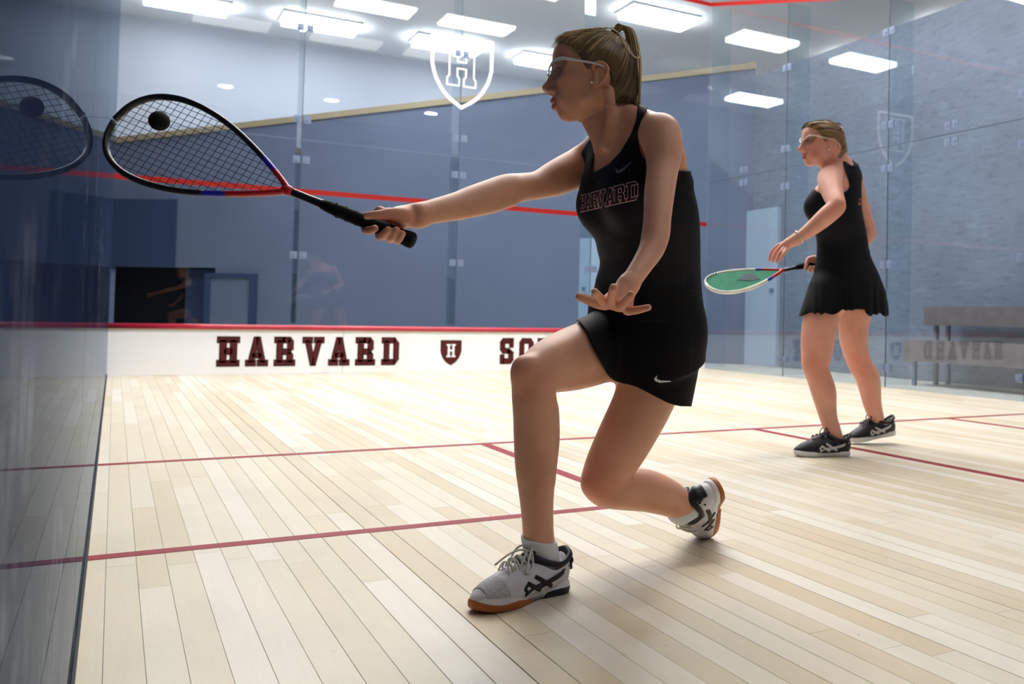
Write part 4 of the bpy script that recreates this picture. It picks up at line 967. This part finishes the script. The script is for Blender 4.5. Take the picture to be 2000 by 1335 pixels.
parts = [sdf_mesh(torso2+girdle2+neck2+arms2+legs2, .0065, it=1, local=[(nk2, .3, lambda g: cut2(g)-.006), (w1, .16, lambda g: (g-w1)@w1n-.005), (w2, .10, lambda g: (g-w2)@w2n-.005)])]
parts.append(sdf_mesh(head_prims(H2, .0052)+neck2, .0026, lo=H2.O-.16, hi=H2.O+.16, clip=lambda g: -cut2(g)-.004))
parts.append(sdf_mesh(arms2+hands2, .0022, lo=w1-.18, hi=w1+.18, clip=lambda g: -((g-w1)@w1n)-.003)); parts.append(sdf_mesh(arms2+hands2, .0030, lo=w2-.12, hi=w2+.12, clip=lambda g: -((g-w2)@w2n)-.003))
V, F = join(parts); body2 = fast_mesh('body', V, F, 'skin_b', R2); T = skin_tint(V, H2, cheek=.75, cheek_c=(.97, .66, .66), brow=(.55, .46, .4))
for c, r in ((at(1595, 715, 4.35), .08), (at(1680, 705, 4.7), .08), (at(1515, 500, 4.1), .06), (at(1634, 402, 4.06), .05)): redden(T, V, c, r, (1., .84, .80))
paint(body2, T); mouth(H2, R2); eyes(H2, R2); glasses(H2, R2, 'frame_p')
HL2_ = [(1074, 88), (1092, 92), (1112, 104), (1128, 120), (1140, 140), (1147, 158), (1154, 148), (1164, 137), (1180, 134.5), (1192, 142), (1197, 160), (1194, 182), (1192, 204), (1206, 226), (1285, 226), (1285, 24), (1074, 24)]
base, CV, CF_ = hair_cap(H2, HL2_, .011, .003); hp, hr = [(CV, CF_)], [np.full(len(CV), .35)]
paths = comb(CV, 300, H2(1165, 128), H2(1238, 128), grown(base, .0115), H2); a, b_ = strand_set(paths, .0021); hp += a; hr += b_
for i in range(20):
    x = rng.uniform(1090, 1225); st = project_out(grown(base, .011), H2(1165, 128), np.array([H2(x, 70, rng.uniform(-.03, .04))]))[0]; hp_, hr_ = strand_set([spline([st, st+H2.u*.006-H2.f*.015, st-H2.u*.002-H2.f*.035], 8)], .0012); hp += hp_; hr += hr_
hair_mesh('hair', hp, 'hair_b', R2, hr)
paths = []
for i in range(130):
    a = rng.rand()*6.283; r = math.sqrt(rng.rand()); ox, ol = math.cos(a)*r, math.sin(a)*r
    paths.append(spline([H2(1234+ox*5, 124+ol*6, ol*.012), H2(1246+ox*7, 128+ol*6, ol*.02), H2(1250+ox*10, 160, ol*.024), H2(1248+ox*12, 195, ol*.024), H2(1238+ox*12, 225+rng.uniform(-8, 10), ol*.02)], 16))
a, b_ = strand_set(paths, .0024); hair_mesh('ponytail', a, 'hair_b', R2, b_)
V, F = sdf_mesh([ball(H2(1160, 178, .075), .0045, 0)], .0014); fast_mesh('earring', V, F, 'pearl', R2)
m = MB(); m.tube([H2(1222+3*math.sin(t), 92+6*math.cos(t), .045+.004*math.sin(t)) for t in np.linspace(0, 6.283, 13)[:-1]], .003, 6, True); m.build('hair_clip', 'pearl', R2, True)
c_ = at(1561, 463, 4.105); ax_ = w1n; e1 = nrm(np.cross(ax_, CU)); e2 = np.cross(ax_, e1)
m = MB(); m.tube([c_+(e1*math.cos(t)+e2*math.sin(t))*.0315+ax_*.008*math.cos(t) for t in np.linspace(0, 6.283, 25)[:-1]], .0028, 6, True); m.build('bracelet', 'silver', R2, True)
SH2 = [(1646, 312), (1650, 330), (1657, 350), (1660, 364), (1654, 373), (1641, 378), (1615, 379), (1600, 376), (1588, 366), (1583, 352), (1588, 330), (1560, 326), (1530, 350), (1530, 525), (1780, 525), (1780, 420), (1720, 360), (1690, 330), (1672, 312)]
V, F = sdf_mesh(grown(torso2+girdle2, .007), .0045, clip=poly_cut(SH2), it=2); shirt2 = fast_mesh('tank_top', V, F, 'cloth', R2)
SKH = [(1500, 480), (1790, 480), (1790, 618), (1730, 617), (1716, 612), (1702, 617), (1692, 611), (1688, 604), (1676, 606), (1664, 604), (1659, 608), (1652, 604), (1641, 608), (1628, 612), (1606, 613), (1588, 611), (1568, 616), (1500, 618)]
sk = [loft([(at(1648, 622, 4.57), lh2, .230, .185, .200), (at(1649, 590, 4.57), lh2, .212, .168, .190), (at(1650, 545, 4.56), lh2, .178, .130, .155), (at(1646, 505, 4.545), lh2, .145, .110, .122), (at(1645, 490, 4.54), lh2, .138, .105, .118)], .02, ex=2.5)]
def pleat(vol, g):
    x, y, z = to_px(g); return vol+.005*np.sin(x*.30+np.sin(x*.11)*2)*np.clip((y-540)/70, 0, 1)
V, F = sdf_mesh(sk+grown(legs2, .014), .0050, clip=poly_cut(SKH), post=pleat, it=1); fast_mesh('skirt', V, F, 'cloth2', R2)
t1, h1 = at_plane(1566, 892, 2, 0), at_plane(1663, 892, 2, 0); f_ = nrm(t1-h1); lf = np.cross([0, 0, 1.], f_)
shoe(R2, h1-lf*.034-f_*.004+np.array([0, 0, .0]), f_, np.array([0, 0, 1.]), 'black', 1.0)
t2 = at_plane(1671, 866, 2, 0); f_ = nrm(nrm(at(1560, 862, 4.80)-at(1650, 860, 4.86))*np.array([1, 1, 0])+np.array([0, 0, -.16])); u_ = np.array([0, 0, 1.]); lf = np.cross(u_, f_)
h2 = t2-f_*.225+nrm(lf)*.004; shoe(R2, h2+np.array([0, 0, .010]), f_, u_, 'black', 1.0)
for o in list(bpy.data.objects):
    for kx in ('ank', 'ank2'):
        if kx in o: del o[kx]
settle(pl2)

# ------------------------------------------------------------------ rackets
MAT['racket_black'] = plain('racket_black', (16, 17, 22), .35, .5); MAT['racket_red'] = plain('racket_red', (190, 28, 40), .3, .5); MAT['racket_blue'] = plain('racket_blue', (40, 44, 190), .3, .5)
MAT['racket_white'] = plain('racket_white', (240, 240, 232), .3, .5); MAT['grip'] = plain('grip_wrap', (12, 13, 17), .8, .2, .2, 200, bump=.4); MAT['string_black'] = plain('string_black', (20, 22, 30), .5, .3)
MAT['string_green'] = plain('string_green', (60, 160, 128), .5, .3, .15); MAT['string_grey'] = plain('string_stencil', (70, 88, 104), .5, .3)
OUTL = np.array([(.288, .002), (.300, .010), (.330, .027), (.37, .047), (.42, .069), (.47, .087), (.52, .0985), (.565, .1025), (.605, .0985), (.64, .085), (.664, .064), (.679, .036), (.686, 0.)])
def racket(name, butt, tip, bdir, style, label, k=1.):
    butt, tip = np.asarray(butt), np.asarray(tip); a = nrm(tip-butt); b_ = nrm(bdir-a*(bdir@a)); n = np.cross(a, b_)
    e = empty(name, label=label, category='racket'); S = lambda u, v, w=0.: butt+(a*u+b_*v+n*w)*k
    up = spline(OUTL, 60); blk = 'racket_black' if style == 'black' else 'racket_white'
    cuts = {1: (.336, .368), -1: (.398, .436)} if style == 'black' else {1: (.37, .40), -1: (.37, .40)}
    for s in (1, -1):
        c1, c2 = cuts[s]
        for nm, lo, hi, mt in (('throat', .28, c1, 'racket_red'), ('band', c1, c2, 'racket_blue'), ('frame', c2, .70, blk)):
            uu = spline(OUTL, 240); q = uu[(uu[:, 0] >= lo-.004) & (uu[:, 0] <= hi+.004)]; q = q[::4] if len(q) > 24 else q
            m = MB(); m.tube([S(x, s*y) for x, y in q], .0062, 10, flat=(n, 1.5)); m.build(nm, mt, e, True)
    m = MB(); m.tube([S(x, 0) for x in (.170, .20, .24, .275, .292)], [.0125, .0100, .0085, .0085, .0095], 12); m.build('shaft', 'racket_black', e, True)
    m = MB(); m.tube([S(x, 0) for x in (.276, .288, .300)], [.0088, .0112, .0085], 12); m.build('throat_joint', 'racket_red', e, True)
    m = MB(); m.tube([S(x, 0) for x in (0, .004, .015, .03, .10, .165, .195, .21)], [.014, .0175, .0175, .0152, .0150, .0142, .0125, .0100], 10); m.build('grip', 'grip', e, True)
    for i in range(7):
        x0 = .03+i*.022; th = np.linspace(0, 6.283, 14); m = MB(); m.tube([S(x0+.020*t/6.283, .0150*math.cos(t), .0150*math.sin(t)) for t in th], .0010, 5); m.build('wrap_ridge', 'grip', e, True)
    wid = lambda x: float(np.interp(x, up[:, 0], up[:, 1]))
    st, r, sp, sp2 = ('string_black', .0006, .0132, .0158) if style == 'black' else ('string_green', .0012, .0052, .0052)
    nb = int(.1/sp)
    for i in range(-nb, nb+1):
        v = (i+.5)*sp
        xs = [x for x in np.linspace(.30, .684, 160) if wid(x) > abs(v)+.001]
        if len(xs) > 3: m = MB(); m.tube([S(xs[0], v), S(xs[len(xs)//2], v), S(xs[-1], v)], r, 4); m.build('string', st, e)
    x = .325
    while x < .68:
        wv = wid(x)-.001; m = MB(); m.tube([S(x, -wv, .001), S(x, 0, .001), S(x, wv, .001)], r, 4); m.build('string', st, e); x += sp2
    if style != 'black':          # dark triangle stencilled on the strings: those pieces of string are darker
        for i in range(-14, 15):
            v = i*.0026; x0 = .43+abs(v)*.0; x1 = .53-abs(v)*1.6
            if x1 > x0+.005: m = MB(); m.tube([S(x0, v, -.0026), S(x1, v, -.0026)], .0015, 4); m.tube([S(x0, v, .0026), S(x1, v, .0026)], .0015, 4); m.build('stencil_string', 'string_grey', e)
        for i in range(9):        # black bumper marks on the white frame
            x, y = up[38+i*2]; m = MB(); m.obox(S(x, y-.004, 0), a, b_, n, .003, .003, .0104); m.build('bumper_mark', 'racket_black', e)
    return e
perp = nrm(CR*.379+CU*.925)
racket('squash_racket', at(809, 471, 1.948), at(207, 228, 1.965), perp*math.cos(.40)+CF*math.sin(.40), 'black', 'black squash racket with red throat stretched out by the lunging player', 1.)
p2n = nrm(CR*.22+CU*.97)
racket('squash_racket', at(1624, 507, 4.62), at(1381, 560, 4.36), p2n*.47+CF*.88, 'white', 'white-framed squash racket with green strings held by the standing player')
V, F = sdf_mesh([ball(at(311, 236, 1.885), .0198, 0)], .0016); fast_mesh('squash_ball', V, F, plain('ball_rubber', (14, 15, 20), .75, .2, .2, 200, bump=.2), None, label='small black squash ball in front of the racket strings', category='ball')

# ------------------------------------------------------------------ lettering
def rect(x0, x1, y0, y1): return [(x0, y0), (x1, y0), (x1, y1), (x0, y1)]
GL = {
 'H': (.95, [rect(.13, .39, .1, .9), rect(.56, .82, .1, .9), rect(.3, .65, .41, .6), rect(.02, .465, 0, .18), rect(.485, .93, 0, .18), rect(.02, .465, .82, 1), rect(.485, .93, .82, 1)]),
 'A': (1.05, [[(.11, .1), (.37, .1), (.57, .82), (.57, 1), (.38, 1)], [(.94, .1), (.68, .1), (.48, .82), (.48, 1), (.67, 1)], rect(.3, .75, .28, .44), rect(0, .47, 0, .18), rect(.56, 1.05, 0, .18)]),
 'R': (.97, [rect(.13, .39, .1, .9), rect(.02, .51, 0, .18), rect(.02, .5, .82, 1), rect(.38, .74, .82, 1), [(.62, .5), (.88, .58), (.88, .86), (.74, 1), (.62, .9)], rect(.36, .78, .40, .58), [(.6, .42), (.74, .5), (.87, .38), (.87, .1), (.6, .1)], rect(.56, .97, 0, .18)]),
 'V': (1.05, [[(.11, .9), (.37, .9), (.57, .2), (.57, 0), (.40, 0)], [(.94, .9), (.68, .9), (.48, .2), (.48, 0), (.65, 0)], rect(0, .47, .82, 1), rect(.56, 1.05, .82, 1)]),
 'D': (.95, [rect(.13, .39, .1, .9), rect(.02, .7, 0, .18), rect(.02, .7, .82, 1), rect(.64, .9, .2, .8), [(.7, 0), (.9, .2), (.64, .2), (.6, .1)], [(.7, 1), (.6, .9), (.64, .8), (.9, .8)]]),
 'S': (.86, [[(.2, 1), (.06, .86), (.3, .82), (.66, .82), (.66, 1)], rect(.06, .32, .56, .86), [(.06, .56), (.2, .42), (.68, .42), (.56, .6), (.2, .6)], rect(.56, .82, .14, .44), [(.56, .6), (.82, .44), (.68, .40), (.4, .42)], [(.2, 0), (.68, 0), (.82, .14), (.56, .18), (.2, .18)], rect(.6, .82, .66, 1), rect(.06, .28, 0, .34)]),
 'Q': (.95, [rect(.06, .32, .16, .84), rect(.62, .88, .16, .84), [(.2, .82), (.74, .82), (.88, .84), (.74, 1), (.2, 1), (.06, .84)], [(.2, 0), (.74, 0), (.88, .16), (.74, .18), (.2, .18), (.06, .16)], [(.5, .3), (.68, .34), (.94, -.1), (.68, -.1)]]),
 'U': (.98, [rect(.13, .39, .14, .9), rect(.59, .85, .14, .9), [(.13, .16), (.27, 0), (.71, 0), (.85, .16), (.7, .18), (.28, .18)], rect(.02, .5, .82, 1), rect(.48, .96, .82, 1)])}
def inflate(p, d):
    p = np.asarray(p, float); n = len(p)
    ar = sum(p[i][0]*p[(i+1) % n][1]-p[(i+1) % n][0]*p[i][1] for i in range(n)); p = p if ar > 0 else p[::-1]; out = []
    for i in range(n):
        a, b_, c = p[i-1], p[i], p[(i+1) % n]; e1, e2 = b_-a, c-b_; n1 = np.array([e1[1], -e1[0]])/np.linalg.norm(e1); n2 = np.array([e2[1], -e2[0]])/np.linalg.norm(e2)
        m = n1+n2; m = m/max(m@n1, .35) if np.linalg.norm(m) > 1e-6 else n1; out.append(b_+m*d)
    return np.array(out)
def fx(px, py=690): return at_plane(px, py, 1, -.02)
zb, zt_ = fx(445, 714)[2], fx(445, 658)[2]
def tin_letter(ch, x0, x1):
    w_, polys = GL[ch]; e = empty('letter', parent=tin)
    for mt, d, off, nm in (('black', .030, -.0215, 'letter_edge'), ('crimson', 0., -.0232, 'letter_face')):
        m = MB()
        for p in polys:
            q = inflate(p, d); m.prism([(x0+(x1-x0)*u/w_, off, zb+(zt_-zb)*v) for u, v in q], (0, -1, 0), .0015)
        m.build(nm, mt, e)
for ch, a, b_ in zip('HARVARD', (423, 480, 535, 591, 642, 694, 745), (468, 523, 576, 632, 682, 732, 780)): tin_letter(ch, fx(a)[0], fx(b_)[0])
x = fx(975)[0]; lw = fx(1004)[0]-x
for ch in 'SQUASH': tin_letter(ch, x, x+lw*1.08*GL[ch][0]/.95); x += lw*1.30
def shield(cx, top, bot, hw):
    h_ = top-bot; r = [(hw, top), (hw, top-h_*.42), (hw*.86, top-h_*.62), (hw*.52, top-h_*.84), (0, bot)]; q = spline(r[1:], 14); right = [np.array(r[0])]+list(q)
    pts = [(cx+u, v) for u, v in right]+[(cx-u, v) for u, v in right[::-1][1:]]; return np.array(pts)
sx0, sx1 = fx(861)[0], fx(900)[0]; cx = (sx0+sx1)/2; st_, sb_ = fx(880, 665)[2], fx(880, 712)[2]
es = empty('shield_emblem', parent=tin)
for mt, d, off in (('black', .006, -.0215), ('crimson', 0, -.0232)):
    m = MB(); m.prism([(u, off, v) for u, v in inflate(shield(cx, st_, sb_, (sx1-sx0)/2), d)], (0, -1, 0), .0015); m.build('shield_face', mt, es)
m = MB(); hh = (st_-sb_)*.58
for p in GL['H'][1]: m.prism([(cx+(u-.475)*hh*.78, -.0249, st_-(st_-sb_)*.12-hh+v*hh) for u, v in inflate(p, -.03)], (0, -1, 0), .0008)
m.build('shield_letter', 'white_vinyl', es)
# big white shield outline on the front glass
def ribbon(pts, wd, y, name, parent):
    P = np.asarray(pts); o, i_ = inflate(P, wd/2), inflate(P, -wd/2); n = len(P)
    if (P[0][0]*P[1][1]) is None: pass
    v = [(a[0], yy, a[1]) for yy in (y, y-.0015) for ring in (o, i_) for a in ring]; f = []
    for k in range(n):
        j = (k+1) % n; f += [(k, j, n+j, n+k), (2*n+k, 3*n+k, 3*n+j, 2*n+j), (k, 2*n+k, 2*n+j, j), (n+k, n+j, 3*n+j, 3*n+k)]
    return mesh_obj(name, v, f, 'white_vinyl', parent)
gxz = lambda px, py: at_plane(px, py, 1, 0)
cxg = 3.2; L_, R_ = gxz(844, 130)[0], gxz(960, 130)[0]; tz, bz = gxz(960, 84)[2], gxz(898, 210)[2]
dec = empty('shield_decal', parent=wf); cxg = (L_+R_)/2
ribbon(shield(cxg, tz, bz, (R_-L_)/2), .036, -.001, 'shield_outline', dec)
Ho = np.array([(0, 0), (.42, 0), (.42, .17), (.35, .22), (.35, .41), (.65, .41), (.65, .22), (.58, .17), (.58, 0), (1, 0), (1, .17), (.93, .22), (.93, .78), (1, .83), (1, 1), (.58, 1), (.58, .83), (.65, .78), (.65, .57), (.35, .57), (.35, .78), (.42, .83), (.42, 1), (0, 1), (0, .83), (.07, .78), (.07, .22), (0, .17)])
hx0, hx1 = gxz(873, 160)[0], gxz(929, 160)[0]; hz0, hz1 = gxz(900, 168)[2], gxz(900, 86)[2]
ribbon(np.c_[hx0+(hx1-hx0)*Ho[:, 0], hz0+(hz1-hz0)*Ho[:, 1]], .015, -.001, 'letter_outline', dec)
# prints on the clothes, laid onto the cloth surface
from mathutils.bvhtree import BVHTree
def cloth_print(target, polys_px, mat, name, lift, parent):
    bv = BVHTree.FromPolygons([v.co[:] for v in target.data.vertices], [p.vertices[:] for p in target.data.polygons]); m = MB()
    for poly in polys_px:
        poly = np.asarray(poly, float); n = len(poly); c = poly.mean(0); pts = []
        for p in list(poly)+[c]+[(poly[i]+poly[(i+1) % n])/2 for i in range(n)]:
            d = at(p[0], p[1], 1.)-CAM_C; hit = bv.ray_cast(Vector(CAM_C), Vector(nrm(d)))
            if hit[0] is None: break
            nn = np.array(hit[1]); nn = nn if nn@d < 0 else -nn; pts.append(np.array(hit[0])+nn*lift-nrm(d)*.0005)
        if len(pts) < 2*n+1: continue
        f = []
        for i in range(n): j = (i+1) % n; f += [(i, n+1+i, n), (n+1+i, j, n)]
        m.add(pts, f)
    return m.build(name, mat, parent)
MAT['print_edge'] = plain('print_pink_edge', (206, 172, 180), .6, .2); MAT['print_fill'] = plain('print_maroon', (44, 20, 28), .6, .2); MAT['print_grey'] = plain('print_grey', (92, 94, 102), .5, .3); MAT['print_white'] = plain('print_white', (225, 225, 228), .5, .3); MAT['print_red'] = plain('print_red', (150, 60, 50), .5, .3)
spans = ((1133, 1146), (1142, 1157), (1153, 1171), (1164, 1184), (1181, 1204), (1197, 1224), (1222, 1248))
for mt, d, lift, nm in (('print_edge', .030, .0010, 'chest_letter_edge'), ('print_fill', -.022, .0017, 'chest_letter')):
    for ch, (a, b_) in zip('HARVARD', spans):
        w_, polys = GL[ch]; out = []
        bl_ = lambda x: 414-(x-1134)*.224; tl = lambda x: 382-(x-1134)*.262
        for p in polys:
            q = inflate(p, d); xs = a+1+(b_-a-2)*q[:, 0]/w_; out.append([(x_, bl_(x_)+(tl(x_)-bl_(x_))*v) for x_, v in zip(xs, q[:, 1])])
        cloth_print(shirt1, out, mt, nm, lift, shirt1)
def swoosh(pts_up, pts_dn): return [[pts_up[i], pts_up[i+1], pts_dn[i+1], pts_dn[i]] for i in range(len(pts_up)-1)]
cloth_print(shirt1, swoosh([(1205, 328), (1204.5, 331), (1207, 333.5), (1213, 331), (1222, 324), (1236, 313.5)], [(1203, 330), (1203, 335), (1206.5, 339), (1214, 337), (1223, 328.5), (1236.5, 314)]), 'print_grey', 'chest_mark', .001, shirt1)
cloth_print(skirt1, swoosh([(1284, 733), (1282.5, 737), (1284, 740), (1291, 742.5), (1310, 743)], [(1282, 734), (1277.5, 739), (1280, 744), (1289, 747), (1310, 744.5)]), 'print_white', 'skirt_mark', .001, skirt1)
cloth_print(shirt2, [[(1676, 387), (1681, 388), (1682, 392), (1677, 391)], [(1675, 395), (1680, 394), (1682, 399), (1677, 402)]], 'print_red', 'back_mark', .001, shirt2)
